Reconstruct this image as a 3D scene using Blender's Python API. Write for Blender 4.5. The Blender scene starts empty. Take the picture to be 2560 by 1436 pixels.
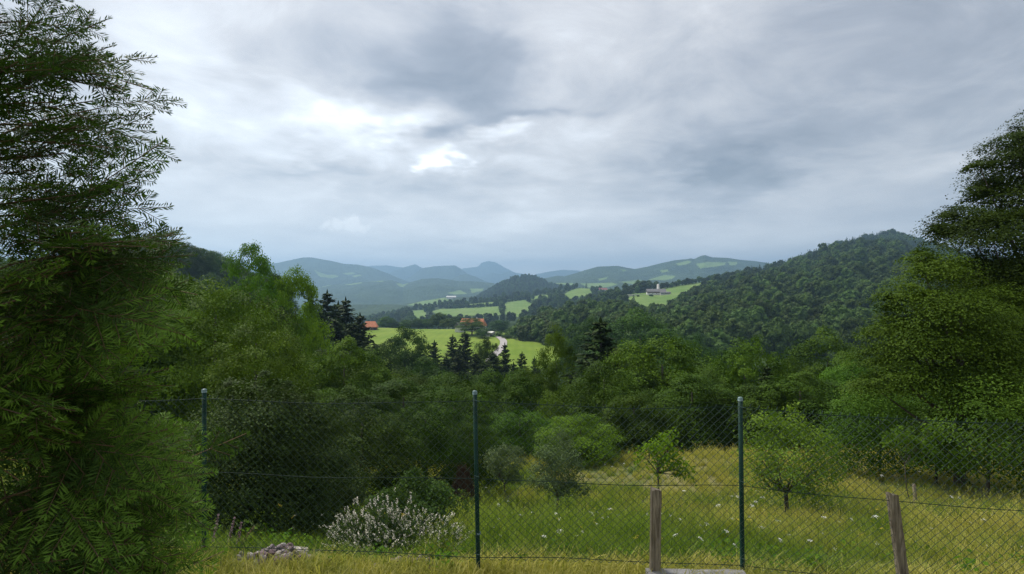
import bpy, math
import numpy as np
from mathutils import Vector

# ------------------------------------------------------------------ camera, sky, sun, exposure
SC = bpy.context.scene
COL = SC.collection
F, CX, CY, CZ = 1300.0, 1280.0, 718.0, 2.31      # focal length in photo pixels, image centre, eye height

cam_data = bpy.data.cameras.new('camera')
cam_data.sensor_width = 36.0
cam_data.lens = 36.0 * F / 2560.0
cam_data.clip_start = 0.05
cam_data.clip_end = 60000.0
cam = bpy.data.objects.new('camera', cam_data)
cam.location = (0, 0, CZ)
cam.rotation_euler = (math.pi / 2, 0, 0)
COL.objects.link(cam)
SC.camera = cam

SUN_EL, SUN_AZ = math.radians(54), math.radians(-48)
SC.view_settings.view_transform = 'Standard'
SC.view_settings.look = 'None'
SC.view_settings.gamma = 1.0
SC.view_settings.exposure = 1.52
SC.view_settings.use_curve_mapping = False
SC.cycles.max_bounces = 6
SC.cycles.diffuse_bounces = 3
SC.cycles.glossy_bounces = 2
SC.cycles.transmission_bounces = 4
SC.cycles.transparent_max_bounces = 8
SC.cycles.volume_bounces = 0
SC.cycles.use_denoising = True
SC.cycles.denoising_input_passes = 'RGB_ALBEDO_NORMAL'
SC.cycles.denoising_prefilter = 'NONE'
SC.cycles.filter_width = 1.5
SC.cycles.use_adaptive_sampling = True
SC.cycles.adaptive_threshold = 0.01


class NT:
    """small helper round a node tree"""
    def __init__(self, tree):
        self.t = tree
        tree.nodes.clear()

    def n(self, kind, **kw):
        nd = self.t.nodes.new(kind)
        for k, v in kw.items():
            setattr(nd, k, v)
        return nd

    def link(self, a, b):
        self.t.links.new(a, b)

    def put(self, sock, v):
        if isinstance(v, bpy.types.NodeSocket):
            self.link(v, sock)
        elif v is not None:
            sock.default_value = v

    def m(self, op, a, b=None, c=None, clamp=False):
        nd = self.n('ShaderNodeMath', operation=op)
        nd.use_clamp = clamp
        for s, v in zip(nd.inputs, (a, b, c)):
            self.put(s, v)
        return nd.outputs[0]

    def mix(self, f, a, b, mode='MIX'):
        nd = self.n('ShaderNodeMix', data_type='RGBA', blend_type=mode)
        self.put(nd.inputs[0], f)
        self.put(nd.inputs[6], a if isinstance(a, bpy.types.NodeSocket) else (*a, 1))
        self.put(nd.inputs[7], b if isinstance(b, bpy.types.NodeSocket) else (*b, 1))
        return nd.outputs[2]

    def noise(self, vec, scale, detail=4, rough=0.5, dist=0.0, out=0):
        nd = self.n('ShaderNodeTexNoise')
        if vec is not None:
            self.link(vec, nd.inputs['Vector'])
        nd.inputs['Scale'].default_value = scale
        nd.inputs['Detail'].default_value = detail
        nd.inputs['Roughness'].default_value = rough
        nd.inputs['Distortion'].default_value = dist
        return nd.outputs[out]

    def ramp(self, f, stops, interp='LINEAR'):
        nd = self.n('ShaderNodeValToRGB')
        nd.color_ramp.interpolation = interp
        e = nd.color_ramp.elements
        while len(e) < len(stops):
            e.new(0.5)
        for el, (p, c) in zip(e, stops):
            el.position = p
            el.color = (*c, 1) if len(c) == 3 else c
        self.link(f, nd.inputs[0])
        return nd.outputs[0]

    def rng(self, v, a, b, c=0.0, d=1.0, kind='SMOOTHSTEP'):
        nd = self.n('ShaderNodeMapRange', interpolation_type=kind)
        self.put(nd.inputs[0], v)
        for i, x in enumerate((a, b, c, d)):
            nd.inputs[i + 1].default_value = x
        return nd.outputs[0]


def build_sky():
    w = bpy.data.worlds.new('World')
    SC.world = w
    w.use_nodes = True
    w.cycles.sampling_method = 'MANUAL'
    w.cycles.sample_map_resolution = 256
    N = NT(w.node_tree)
    out = N.n('ShaderNodeOutputWorld')
    bg = N.n('ShaderNodeBackground')
    bg.inputs[1].default_value = 0.1
    N.link(bg.outputs[0], out.inputs[0])
    sky = N.n('ShaderNodeTexSky', sky_type='NISHITA')
    sky.sun_disc = False
    sky.sun_elevation = SUN_EL
    sky.sun_rotation = SUN_AZ
    sky.air_density = 1.2
    sky.dust_density = 2.0
    tc = N.n('ShaderNodeTexCoord')
    D = tc.outputs['Generated']
    sep = N.n('ShaderNodeSeparateXYZ')
    N.link(D, sep.inputs[0])
    x, y, z = sep.outputs
    zc = N.m('MAXIMUM', z, 0.0)
    den = N.m('ADD', zc, 0.16)
    cmb = N.n('ShaderNodeCombineXYZ')
    N.link(N.m('DIVIDE', x, den), cmb.inputs[0])
    N.link(N.m('DIVIDE', y, den), cmb.inputs[1])
    plane = cmb.outputs[0]                           # the cloud layer seen in perspective
    n1 = N.noise(plane, 0.85, 4, 0.55, 0.35)
    n2 = N.noise(plane, 2.6, 7, 0.64, 0.5)
    # tangent coordinates of the half of the sky ahead, with a wisp-like warp
    yy = N.m('MAXIMUM', y, 0.08)
    wn = N.n('ShaderNodeTexNoise')
    N.link(plane, wn.inputs['Vector'])
    wn.inputs['Scale'].default_value = 1.6
    wn.inputs['Detail'].default_value = 4
    wn.inputs['Roughness'].default_value = 0.62
    ws = N.n('ShaderNodeSeparateColor')
    N.link(wn.outputs['Color'], ws.inputs[0])
    tx = N.m('ADD', N.m('DIVIDE', x, yy), N.m('MULTIPLY', N.m('SUBTRACT', ws.outputs[0], 0.5), 0.42))
    tz = N.m('ADD', N.m('DIVIDE', z, yy), N.m('MULTIPLY', N.m('SUBTRACT', ws.outputs[1], 0.5), 0.20))
    fwd = N.rng(y, 0.05, 0.35)

    def blob(px, py, rx, ry, amp, a=tx, b=tz):
        u = N.m('MULTIPLY', N.m('SUBTRACT', a, (px - CX) / F), F / rx)
        v = N.m('MULTIPLY', N.m('SUBTRACT', b, (CY - py) / F), F / ry)
        r2 = N.m('ADD', N.m('MULTIPLY', u, u), N.m('MULTIPLY', v, v))
        return N.m('MULTIPLY', N.m('POWER', 2.718, N.m('MULTIPLY', r2, -1.0)), amp)

    tot = None
    for b in SKY_BLOBS:
        o = blob(*b)
        tot = o if tot is None else N.m('ADD', tot, o)
    tot = N.m('MULTIPLY', tot, fwd)
    c = N.m('ADD', N.m('MULTIPLY', N.m('SUBTRACT', n1, 0.5), 0.85), N.m('MULTIPLY', N.m('SUBTRACT', n2, 0.5), N.rng(z, 0.02, 0.30, 0.18, 0.64)))
    c = N.m('ADD', N.m('ADD', c, 0.43), tot)
    # brighter cloud on the left of the view, heavier grey on the right
    c = N.m('SUBTRACT', c, N.m('MULTIPLY', N.m('MULTIPLY', x, 0.11), 1.0))
    cloud = N.ramp(c, [(0.0, (0.165, 0.18, 0.208)), (0.25, (0.292, 0.304, 0.335)), (0.5, (0.500, 0.498, 0.508)),
                       (0.72, (0.70, 0.72, 0.75)), (1.0, (1.15, 1.15, 1.14))])
    # thinner, bluer air low down
    low = N.ramp(c, [(0.15, (0.52, 0.53, 0.57)), (0.55, (0.76, 0.76, 0.77)), (0.9, (0.96, 0.95, 0.93))])
    hz = N.rng(z, 0.02, 0.24, 1.0, 0.0)
    col = N.mix(N.m('MULTIPLY', hz, 0.80), cloud, low)
    # one small sunlit puff of cumulus above the left-hand mountain
    pn = N.noise(D, 34.0, 4, 0.6)
    puff = blob(858, 563, 60, 20, 1.0, N.m('DIVIDE', x, yy), N.m('DIVIDE', z, yy))
    pf = N.rng(N.m('ADD', puff, N.m('MULTIPLY', N.m('SUBTRACT', pn, 0.5), 2.6)), 0.42, 0.80)
    pf = N.m('MULTIPLY', N.m('MULTIPLY', pf, fwd), N.rng(puff, 0.02, 0.25))
    col = N.mix(N.m('MULTIPLY', pf, 0.6), col, (0.84, 0.84, 0.84))
    scl = N.n('ShaderNodeVectorMath', operation='SCALE')
    N.link(col, scl.inputs[0])
    scl.inputs['Scale'].default_value = 10.0 * SKY_GAIN
    mixed = N.mix(0.94, sky.outputs[0], scl.outputs[0])
    below = N.rng(z, -0.12, -0.01, 0.0, 1.0)
    fin = N.mix(below, (0.5, 0.62, 0.45), mixed)
    N.link(fin, bg.inputs[0])


SKY_GAIN = 0.515
HAZE = 1.9e-4
#            px    py   rx   ry   amount (bright > 0, dark < 0)
SKY_BLOBS = [(880, 290, 180, 64, 0.46), (1265, 330, 70, 36, 0.42), (1120, 412, 40, 28, 0.60), (480, 240, 240, 150, 0.24), (1010, 420, 160, 60, 0.12),
             (1150, 170, 200, 90, -0.40), (1080, 320, 120, 34, -0.48), (1330, 285, 120, 22, -0.28), (1840, 420, 130, 80, -0.44), (700, 90, 200, 90, -0.12),
             (760, 405, 170, 22, -0.18), (1500, 350, 150, 90, 0.14), (1290, 560, 200, 40, 0.14), (330, 60, 260, 110, 0.14), (1450, 120, 120, 60, 0.12),
             (1650, 30, 200, 60, 0.10), (2300, 520, 300, 90, -0.10), (560, 560, 160, 50, -0.04), (2300, 400, 200, 36, 0.10), (1350, 440, 90, 40, 0.12), (950, 470, 200, 30, -0.08)]
build_sky()

sun_data = bpy.data.lights.new('sun', 'SUN')
sun_data.energy = 1.5
sun_data.angle = math.radians(14)
sun_data.color = (1.0, 0.95, 0.86)
sun = bpy.data.objects.new('sun', sun_data)
sd = Vector((math.sin(SUN_AZ) * math.cos(SUN_EL), math.cos(SUN_AZ) * math.cos(SUN_EL), math.sin(SUN_EL)))
sun.rotation_euler = (-sd).to_track_quat('-Z', 'Y').to_euler()
sun.location = (0, 0, 50)
COL.objects.link(sun)


# ------------------------------------------------------------------ helpers
def P(px, py, d):
    """a place in the world: how far off (d metres ahead) and where it shows in the photograph"""
    px, py, d = np.broadcast_arrays(np.asarray(px, float), np.asarray(py, float), np.asarray(d, float))
    return np.stack([(px - CX) * d / F, d, CZ - (py - CY) * d / F], -1)


def _hash(ix, iy, seed):
    h = (ix * 374761393 + iy * 668265263 + seed * 974711) & 0x7fffffff
    h = ((h ^ (h >> 13)) * 1274126177) & 0x7fffffff
    return ((h ^ (h >> 16)) & 0xffff) / 65535.0


def vnoise(x, y, seed=0):
    ix, iy = np.floor(x).astype(np.int64), np.floor(y).astype(np.int64)
    fx, fy = x - ix, y - iy
    fx, fy = fx * fx * (3 - 2 * fx), fy * fy * (3 - 2 * fy)
    a, b = _hash(ix, iy, seed), _hash(ix + 1, iy, seed)
    c, d = _hash(ix, iy + 1, seed), _hash(ix + 1, iy + 1, seed)
    return (a + (b - a) * fx) * (1 - fy) + (c + (d - c) * fx) * fy - 0.5


def fbm(x, y, seed=0, octs=4):
    s, a = 0, 1.0
    for k in range(octs):
        s = s + a * vnoise(x * 2 ** k, y * 2 ** k, seed + k)
        a *= 0.5
    return s


def inside(px, py, poly):
    r = np.zeros(px.shape, bool)
    n = len(poly)
    for i in range(n):
        x1, y1 = poly[i]
        x2, y2 = poly[(i + 1) % n]
        if y1 == y2:
            continue
        cross = ((y1 > py) != (y2 > py)) & (px < (x2 - x1) * (py - y1) / (y2 - y1) + x1)
        r ^= cross
    return r


def mesh_np(name, V, faces, mats, tint=None, midx=None, smooth=False, attrs=None):
    """V (n,3); faces one (m,k) array or a list of them"""
    me = bpy.data.meshes.new(name)
    V = np.ascontiguousarray(V, np.float32)
    if not isinstance(faces, (list, tuple)):
        faces = [faces]
    me.vertices.add(len(V))
    me.vertices.foreach_set('co', V.ravel())
    idx = np.concatenate([np.asarray(f, np.int32).ravel() for f in faces])
    tot = np.concatenate([np.full(len(f), f.shape[1], np.int32) for f in faces])
    start = np.concatenate([[0], np.cumsum(tot)[:-1]]).astype(np.int32)
    me.loops.add(len(idx))
    me.loops.foreach_set('vertex_index', idx)
    me.polygons.add(len(tot))
    me.polygons.foreach_set('loop_start', start)
    if midx is not None:
        me.polygons.foreach_set('material_index', np.asarray(midx, np.int32))
    me.polygons.foreach_set('use_smooth', np.full(len(tot), smooth, bool))
    me.update(calc_edges=True)
    for m in (mats if isinstance(mats, (list, tuple)) else [mats]):
        me.materials.append(m)
    if tint is not None:
        me.attributes.new('tint', 'FLOAT', 'POINT').data.foreach_set('value', np.asarray(tint, np.float32))
    for k, v in (attrs or {}).items():
        me.attributes.new(k, 'FLOAT', 'POINT').data.foreach_set('value', np.asarray(v, np.float32))
    return me


def obj(name, me, parent=None, loc=None, label=None, cat=None, group=None, kind=None, color=None):
    o = bpy.data.objects.new(name, me)
    COL.objects.link(o)
    if parent is not None:
        o.parent = parent
    if loc is not None:
        o.location = loc
    if label:
        o['label'] = label
    if cat:
        o['category'] = cat
    if group:
        o['group'] = group
    if kind:
        o['kind'] = kind
    if color is not None:
        o.color = (*color, 1)
    return o


class MB:
    """collects simple solids into one mesh"""
    def __init__(self):
        self.V, self.Fs, self.n = [], {}, 0

    def add(self, V, Fc):
        V = np.asarray(V, float)
        Fc = np.asarray(Fc, int)
        self.Fs.setdefault(Fc.shape[1], []).append(Fc + self.n)
        self.V.append(V)
        self.n += len(V)
        return self

    def box(self, lo, hi):
        x0, y0, z0 = lo
        x1, y1, z1 = hi
        v = [(x0, y0, z0), (x1, y0, z0), (x1, y1, z0), (x0, y1, z0), (x0, y0, z1), (x1, y0, z1), (x1, y1, z1), (x0, y1, z1)]
        return self.add(v, [(0, 3, 2, 1), (4, 5, 6, 7), (0, 1, 5, 4), (1, 2, 6, 5), (2, 3, 7, 6), (3, 0, 4, 7)])

    def tube(self, pts, rad, sides=6, caps=True):
        pts = np.asarray(pts, float)
        rad = np.broadcast_to(np.asarray(rad, float), (len(pts),))
        t = np.gradient(pts, axis=0)
        t /= np.linalg.norm(t, axis=1, keepdims=True) + 1e-9
        ref = np.eye(3)[int(np.argmin(np.abs(t).max(0)))]
        a = np.cross(t, ref)
        a /= np.linalg.norm(a, axis=1, keepdims=True) + 1e-9
        b = np.cross(t, a)
        ang = np.linspace(0, 2 * np.pi, sides, endpoint=False)
        ring = a[:, None] * np.cos(ang)[None, :, None] + b[:, None] * np.sin(ang)[None, :, None]
        V = (pts[:, None] + ring * rad[:, None, None]).reshape(-1, 3)
        k = np.arange(len(pts) - 1)[:, None] * sides
        j = np.arange(sides)[None]
        j2 = (j + 1) % sides
        q = np.stack([k + j, k + j2, k + sides + j2, k + sides + j], -1).reshape(-1, 4)
        n0 = self.n
        self.add(V, q)
        if caps:
            for end in (0, len(pts) - 1):
                c = np.array([[n0 + end * sides + i for i in range(sides)]])
                self.Fs.setdefault(sides, []).append(c)
        return self

    def mesh(self, name, mats, smooth=False, tint=None):
        V = np.concatenate(self.V)
        return mesh_np(name, V, [np.concatenate(f) for f in self.Fs.values()], mats, tint=tint, smooth=smooth)


# ------------------------------------------------------------------ materials
def mat_new(name):
    m = bpy.data.materials.new(name)
    m.use_nodes = True
    return m, NT(m.node_tree)


def leaf_mat(name, dark, light, transl=0.28, rough=0.55, spread=0.35):
    m, N = mat_new(name)
    out = N.n('ShaderNodeOutputMaterial')
    at = N.n('ShaderNodeAttribute', attribute_name='tint')
    oi = N.n('ShaderNodeObjectInfo')
    col = N.mix(at.outputs['Fac'], dark, light)
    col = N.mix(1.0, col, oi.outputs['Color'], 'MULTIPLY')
    hsv = N.n('ShaderNodeHueSaturation')
    N.link(col, hsv.inputs['Color'])
    N.link(N.m('ADD', N.m('MULTIPLY', oi.outputs['Random'], spread), 1.0 - spread / 2), hsv.inputs['Value'])
    N.link(N.m('ADD', N.m('MULTIPLY', oi.outputs['Random'], 0.024), 0.488), hsv.inputs['Hue'])
    b = N.n('ShaderNodeBsdfPrincipled')
    N.link(hsv.outputs[0], b.inputs['Base Color'])
    b.inputs['Roughness'].default_value = rough
    b.inputs['Specular IOR Level'].default_value = 0.06
    tr = N.n('ShaderNodeBsdfTranslucent')
    N.link(N.mix(1.0, hsv.outputs[0], (1.25, 1.35, 0.6), 'MULTIPLY'), tr.inputs[0])
    mx = N.n('ShaderNodeMixShader')
    mx.inputs[0].default_value = transl
    N.link(b.outputs[0], mx.inputs[1])
    N.link(tr.outputs[0], mx.inputs[2])
    N.link(mx.outputs[0], out.inputs[0])
    return m


def plain_mat(name, c1, c2=None, scale=8.0, rough=0.7, stretch=(1, 1, 1), bump=0.0, metal=0.0, coords='Object', spec=0.4):
    m, N = mat_new(name)
    out = N.n('ShaderNodeOutputMaterial')
    b = N.n('ShaderNodeBsdfPrincipled')
    N.link(b.outputs[0], out.inputs[0])
    b.inputs['Roughness'].default_value = rough
    b.inputs['Metallic'].default_value = metal
    b.inputs['Specular IOR Level'].default_value = spec
    tc = N.n('ShaderNodeTexCoord')
    mp = N.n('ShaderNodeMapping')
    mp.inputs['Scale'].default_value = stretch
    N.link(tc.outputs[coords], mp.inputs[0])
    n = N.noise(mp.outputs[0], scale, 6, 0.65)
    N.link(N.mix(N.rng(n, 0.3, 0.7), c1, c2 or c1), b.inputs['Base Color'])
    if bump:
        bp = N.n('ShaderNodeBump')
        bp.inputs['Strength'].default_value = bump
        bp.inputs['Distance'].default_value = 0.02
        N.link(n, bp.inputs['Height'])
        N.link(bp.outputs[0], b.inputs['Normal'])
    return m


def hill_mat(name, wood1, wood2, grass1, grass2, wscale, bumpd):
    m, N = mat_new(name)
    out = N.n('ShaderNodeOutputMaterial')
    b = N.n('ShaderNodeBsdfPrincipled')
    N.link(b.outputs[0], out.inputs[0])
    b.inputs['Roughness'].default_value = 0.9
    b.inputs['Specular IOR Level'].default_value = 0.1
    g = N.n('ShaderNodeNewGeometry')
    pos = g.outputs['Position']
    vor = N.n('ShaderNodeTexVoronoi')
    N.link(pos, vor.inputs['Vector'])
    vor.inputs['Scale'].default_value = wscale
    n1 = N.noise(pos, wscale * 0.12, 5, 0.6)
    n2 = N.noise(pos, wscale * 2.0, 3, 0.6)
    wood = N.mix(N.rng(n1, 0.3, 0.7), wood1, wood2)
    wood = N.mix(N.m('MULTIPLY', n2, 0.5), wood, wood2)
    grass = N.mix(N.rng(N.noise(pos, wscale * 0.35, 4, 0.6), 0.3, 0.7), grass1, grass2)
    wv = N.n('ShaderNodeTexWave')
    N.link(pos, wv.inputs['Vector'])
    wv.inputs['Scale'].default_value = wscale * 0.55
    wv.inputs['Distortion'].default_value = 2.5
    wv.inputs['Detail'].default_value = 2
    grass = N.mix(N.m('MULTIPLY', wv.outputs['Fac'], 0.22), grass, (grass1[0] * 0.75, grass1[1] * 0.72, grass1[2] * 0.8))
    at = N.n('ShaderNodeAttribute', attribute_name='field')
    fld = N.rng(at.outputs['Fac'], 0.35, 0.65)
    N.link(N.mix(fld, wood, grass), b.inputs['Base Color'])
    bp = N.n('ShaderNodeBump')
    bp.inputs['Distance'].default_value = bumpd
    N.link(N.m('SUBTRACT', 1.0, fld), bp.inputs['Strength'])
    N.link(N.m('ADD', N.m('MULTIPLY', vor.outputs['Distance'], -1.0), N.m('MULTIPLY', n1, 0.7)), bp.inputs['Height'])
    N.link(bp.outputs[0], b.inputs['Normal'])
    return m


GRASS1, GRASS2 = (0.125, 0.20, 0.020), (0.19, 0.255, 0.036)
M_TERRAIN = hill_mat('far_ground', (0.018, 0.032, 0.010), (0.032, 0.055, 0.014), GRASS1, GRASS2, 0.12, 2.0)
M_HILL = hill_mat('wooded_hill', (0.018, 0.036, 0.012), (0.045, 0.075, 0.02), (0.11, 0.19, 0.04), (0.17, 0.24, 0.07), 0.07, 9.0)
M_LEAF = leaf_mat('broad_leaf', (0.026, 0.058, 0.009), (0.105, 0.175, 0.022), 0.2, spread=0.25)
M_FARLEAF = leaf_mat('far_leaf', (0.032, 0.062, 0.013), (0.100, 0.150, 0.028), 0.15, spread=0.9)
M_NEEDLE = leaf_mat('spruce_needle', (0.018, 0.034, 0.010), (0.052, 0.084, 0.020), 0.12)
M_BARK = plain_mat('bark', (0.05, 0.04, 0.03), (0.11, 0.095, 0.08), 6.0, 0.9, (1, 1, 0.25), 0.6)

# ------------------------------------------------------------------ terrain
DROWS = np.array([0.0, 4.2, 5.5, 7, 11.5, 16, 22, 30, 40, 60, 90, 130, 180, 260, 330, 400, 480, 700, 1000, 2000, 5000, 30000])
UCOLS = np.array([-1.6, -0.6, -0.45, -0.3, -0.1, 0.1, 0.4, 0.7, 1.6])
far = [-95, -110, -120, -150]
ZT = np.array([
    [.75, 0.1, -0.4, -1.0, -2.6, -3.6, -4.8, -7, -9, -12, -14, -8, 2, 22, 26, 20, 0, -60] + far,
    [.75, 0.1, -0.4, -1.0, -2.6, -3.6, -4.8, -7, -10, -13, -16, -14, -6, 8, 8, 2, -15, -70] + far,
    [.70, 0.1, -0.4, -1.0, -2.7, -3.8, -5.0, -8, -11, -16, -20, -20, -18, -14, -16, -20, -34, -75] + far,
    [.70, 0.0, -0.5, -1.1, -2.8, -4.0, -5.2, -9, -13, -19, -26, -32, -34, -33, -31, -29.6, -40, -75] + far,
    [.70, 0.0, -0.5, -1.1, -2.9, -4.0, -5.2, -9, -14, -20, -28, -36, -40, -33, -31, -29.6, -40, -75] + far,
    [.70, 0.0, -0.5, -1.1, -2.9, -4.0, -5.1, -9, -14, -20, -28, -37, -42, -34, -30, -38, -45, -75] + far,
    [.65, 0.0, -0.5, -1.1, -2.7, -3.7, -4.8, -8, -14, -22, -32, -42, -50, -56, -58, -60, -62, -80] + far,
    [.65, -.1, -0.6, -1.2, -2.7, -3.6, -4.7, -7, -12, -20, -30, -42, -50, -56, -58, -60, -62, -80] + far,
    [.60, -.2, -0.7, -1.3, -2.7, -3.5, -4.5, -6, -9, -15, -25, -36, -46, -54, -58, -60, -62, -80] + far])


def ground(x, y):
    """height of the garden, meadow and valley floor"""
    x, y = np.broadcast_arrays(np.asarray(x, float), np.asarray(y, float))
    yy = np.maximum(y, 0.01)
    u = np.clip(x / np.maximum(yy, 3.0), UCOLS[0], UCOLS[-1])
    cols = np.stack([np.interp(yy, DROWS, r) for r in ZT], -1)
    k = np.clip(np.searchsorted(UCOLS, u) - 1, 0, len(UCOLS) - 2)
    f = (u - UCOLS[k]) / (UCOLS[k + 1] - UCOLS[k])
    f = f * f * (3 - 2 * f)
    z = np.take_along_axis(cols, k[..., None], -1)[..., 0] * (1 - f) + np.take_along_axis(cols, (k + 1)[..., None], -1)[..., 0] * f
    z = z + 0.10 * fbm(x * 0.35, y * 0.35, 3, 3) * np.clip((yy - 4.5) / 4, 0, 1)
    z = z + 1.2 * fbm(x * 0.02, y * 0.02, 9, 3) * np.clip((yy - 40) / 60, 0, 1)
    return z


NEAR_FIELDS = [[(900, 822), (1000, 816), (1100, 812), (1150, 818), (1215, 826), (1300, 838), (1400, 846), (1420, 870), (1400, 900),
                (1330, 930), (1250, 940), (1100, 920), (950, 910), (880, 870)]]


def fan(name, us, ds, mat, fields, zf):
    X = us[None, :] * ds[:, None]
    Y = np.repeat(ds[:, None], len(us), 1)
    Z = zf(X, Y)
    V = np.stack([X, Y, Z], -1).reshape(-1, 3)
    n, mm = len(us), len(ds)
    i = (np.arange(mm - 1)[:, None] * n + np.arange(n - 1)[None]).ravel()
    q = np.stack([i, i + 1, i + n + 1, i + n], -1)
    px = CX + F * V[:, 0] / V[:, 1]
    py = CY + F * (CZ - V[:, 2]) / V[:, 1]
    fld = np.zeros(len(V))
    sel = V[:, 1] > 100
    for p in fields:
        fld[inside(px, py, p) & sel] = 1
    return mesh_np(name, V, q, mat, smooth=True, attrs={'field': fld})


us = np.concatenate([np.linspace(-2.2, -1.05, 30, endpoint=False), np.linspace(-1.05, 1.05, 250), np.linspace(1.1, 2.2, 30)])
ds = np.concatenate([np.linspace(24, 60, 20, endpoint=False), np.linspace(60, 520, 160, endpoint=False), np.geomspace(520, 10000, 50)])
obj('terrain', fan('terrain', us, ds, M_TERRAIN, NEAR_FIELDS, ground), kind='structure')


class Ridge:
    """a hill: crest line and foot line (pixel, pixel, metres off), joined by an uneven slope that goes on behind the crest"""
    def __init__(self, name, crest, foot, mat, nx=160, nt=50, drop=0.0, rough=0.03, wl=None, fields=(), power=1.0, kind='structure', back=0.7, seed=1):
        crest, foot = np.array(crest, float), np.array(foot, float)
        self.c, self.f, self.drop, self.rough, self.power, self.seed = crest, foot, drop, rough, power, seed
        self.wl = wl or (crest[:, 2].mean() * 0.12)
        p = np.linspace(crest[0, 0], crest[-1, 0], nx)
        t = np.concatenate([np.linspace(0, 1, nt), np.linspace(1, 1 + back, nt // 3 + 2)[1:]])
        T, PX = np.meshgrid(t, p, indexing='ij')
        V = self.at(PX, T).reshape(-1, 3)
        n = nx
        i = (np.arange(len(t) - 1)[:, None] * n + np.arange(n - 1)[None]).ravel()
        q = np.stack([i, i + 1, i + n + 1, i + n], -1)
        ppx, ppy = self.proj(V)
        fld = np.zeros(len(V))
        for poly in fields:
            fld[inside(ppx, ppy, poly)] = 1
        self.o = obj(name, mesh_np(name, V, q, mat, smooth=True, attrs={'field': fld}), kind=kind)
        self.fields = fields

    @staticmethod
    def proj(V):
        return CX + F * V[..., 0] / V[..., 1], CY + F * (CZ - V[..., 2]) / V[..., 1]

    def at(self, px, t):
        px, t = np.broadcast_arrays(np.asarray(px, float), np.asarray(t, float))
        dc = np.interp(px, self.c[:, 0], self.c[:, 2])
        zc = CZ - (np.interp(px, self.c[:, 0], self.c[:, 1]) - CY) * dc / F - self.drop
        df = np.interp(px, self.f[:, 0], self.f[:, 2])
        zf = CZ - (np.interp(px, self.f[:, 0], self.f[:, 1]) - CY) * df / F
        tt = np.minimum(t, 1.0)
        d = df + (dc - df) * t
        s = tt ** self.power
        s = s * (1 - 0.25 * tt * tt * (1 - tt)) + 0.0
        z = zf + (zc - zf) * s
        bk = np.maximum(t - 1, 0)
        z = z - (zc - zf) * bk * bk * 2.2
        x = (px - CX) * d / F
        amp = (zc - zf) * self.rough
        z = z + amp * 4 * fbm(x / self.wl, d / self.wl, self.seed, 4) * np.clip(4 * t * np.abs(1.0 - t), 0, 1)
        return np.stack([x, d, z], -1)

    def hit(self, px, py):
        t = np.linspace(0, 1, 400)
        V = self.at(np.full(400, float(px)), t)
        _, y = self.proj(V)
        k = np.argmax(y <= py) if (y <= py).any() else 399
        return V[k]

# ------------------------------------------------------------------ far mountains and hills (back to front)
def flat_foot(crest, py, d):
    return [(crest[0][0], py, d), (crest[-1][0], py, d)]


def with_d(pts, d):
    return [(a, b, d) for a, b in pts]


c = with_d([(1060, 715), (1110, 690), (1156, 672), (1180, 669), (1195, 667), (1205, 657), (1222, 653), (1239, 656), (1263, 670), (1287, 682),
            (1322, 687), (1360, 694), (1420, 715)], 9000)
Ridge('distant_peak', c, flat_foot(c, 735, 8200), M_HILL, 120, 30, rough=0.02)
c = with_d([(1240, 720), (1300, 700), (1337, 687), (1375, 679), (1406, 675), (1444, 677), (1500, 690), (1560, 720)], 8000)
Ridge('distant_ridge', c, flat_foot(c, 740, 7300), M_HILL, 100, 30, rough=0.03, seed=4)
c = with_d([(820, 700), (880, 675), (925, 665), (966, 664), (1005, 669), (1060, 690), (1120, 720)], 8400)
Ridge('distant_ridge', c, flat_foot(c, 740, 7700), M_HILL, 100, 30, rough=0.03, seed=5)
c = with_d([(930, 715), (975, 683), (1008, 669), (1038, 661), (1055, 670), (1100, 695), (1140, 720)], 7400)
Ridge('pointed_hill', c, flat_foot(c, 740, 6800), M_HILL, 100, 30, rough=0.03, seed=6)
c = with_d([(1140, 725), (1204, 693), (1230, 683), (1251, 686), (1275, 678), (1293, 686), (1330, 705), (1380, 725)], 7900)
Ridge('distant_ridge', c, flat_foot(c, 742, 7300), M_HILL, 100, 30, rough=0.03, seed=7)
c = with_d([(980, 720), (1029, 690), (1055, 671), (1085, 666), (1110, 665), (1138, 664), (1150, 671), (1168, 684), (1204, 702), (1250, 725)], 6500)
Ridge('flat_topped_hill', c, flat_foot(c, 740, 5800), M_HILL, 120, 40, rough=0.035, seed=8)
c = with_d([(1080, 725), (1127, 699), (1150, 688), (1168, 685), (1189, 692), (1219, 706), (1270, 728)], 5600)
Ridge('wooded_hill', c, flat_foot(c, 745, 4600), M_HILL, 90, 40, rough=0.035, seed=9)
c = with_d([(480, 720), (560, 690), (620, 672), (658, 662), (693, 658), (729, 650), (759, 644), (779, 644), (806, 649), (830, 653), (860, 660), (895, 662),
            (925, 668), (954, 678), (975, 686), (996, 695), (1030, 708), (1080, 730)], 5200)
Ridge('broad_mountain', c, flat_foot(c, 752, 3900), M_HILL, 220, 70, rough=0.05, seed=11,
      fields=[[(784, 676), (800, 680), (815, 688), (838, 687), (848, 692), (830, 696), (800, 692)],
              [(855, 684), (880, 681), (890, 684), (870, 688)], [(790, 722), (825, 712), (828, 720), (805, 727)],
              [(832, 746), (858, 744), (868, 750), (840, 752)], [(880, 690), (900, 686), (905, 689), (885, 694)]])
c = with_d([(700, 750), (760, 733), (788, 724), (830, 713), (866, 711), (907, 706), (951, 702), (981, 701), (996, 706), (1008, 712), (1026, 706), (1055, 698),
            (1085, 696), (1115, 698), (1144, 703), (1189, 704), (1233, 708), (1290, 730), (1340, 745)], 3900)
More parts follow.
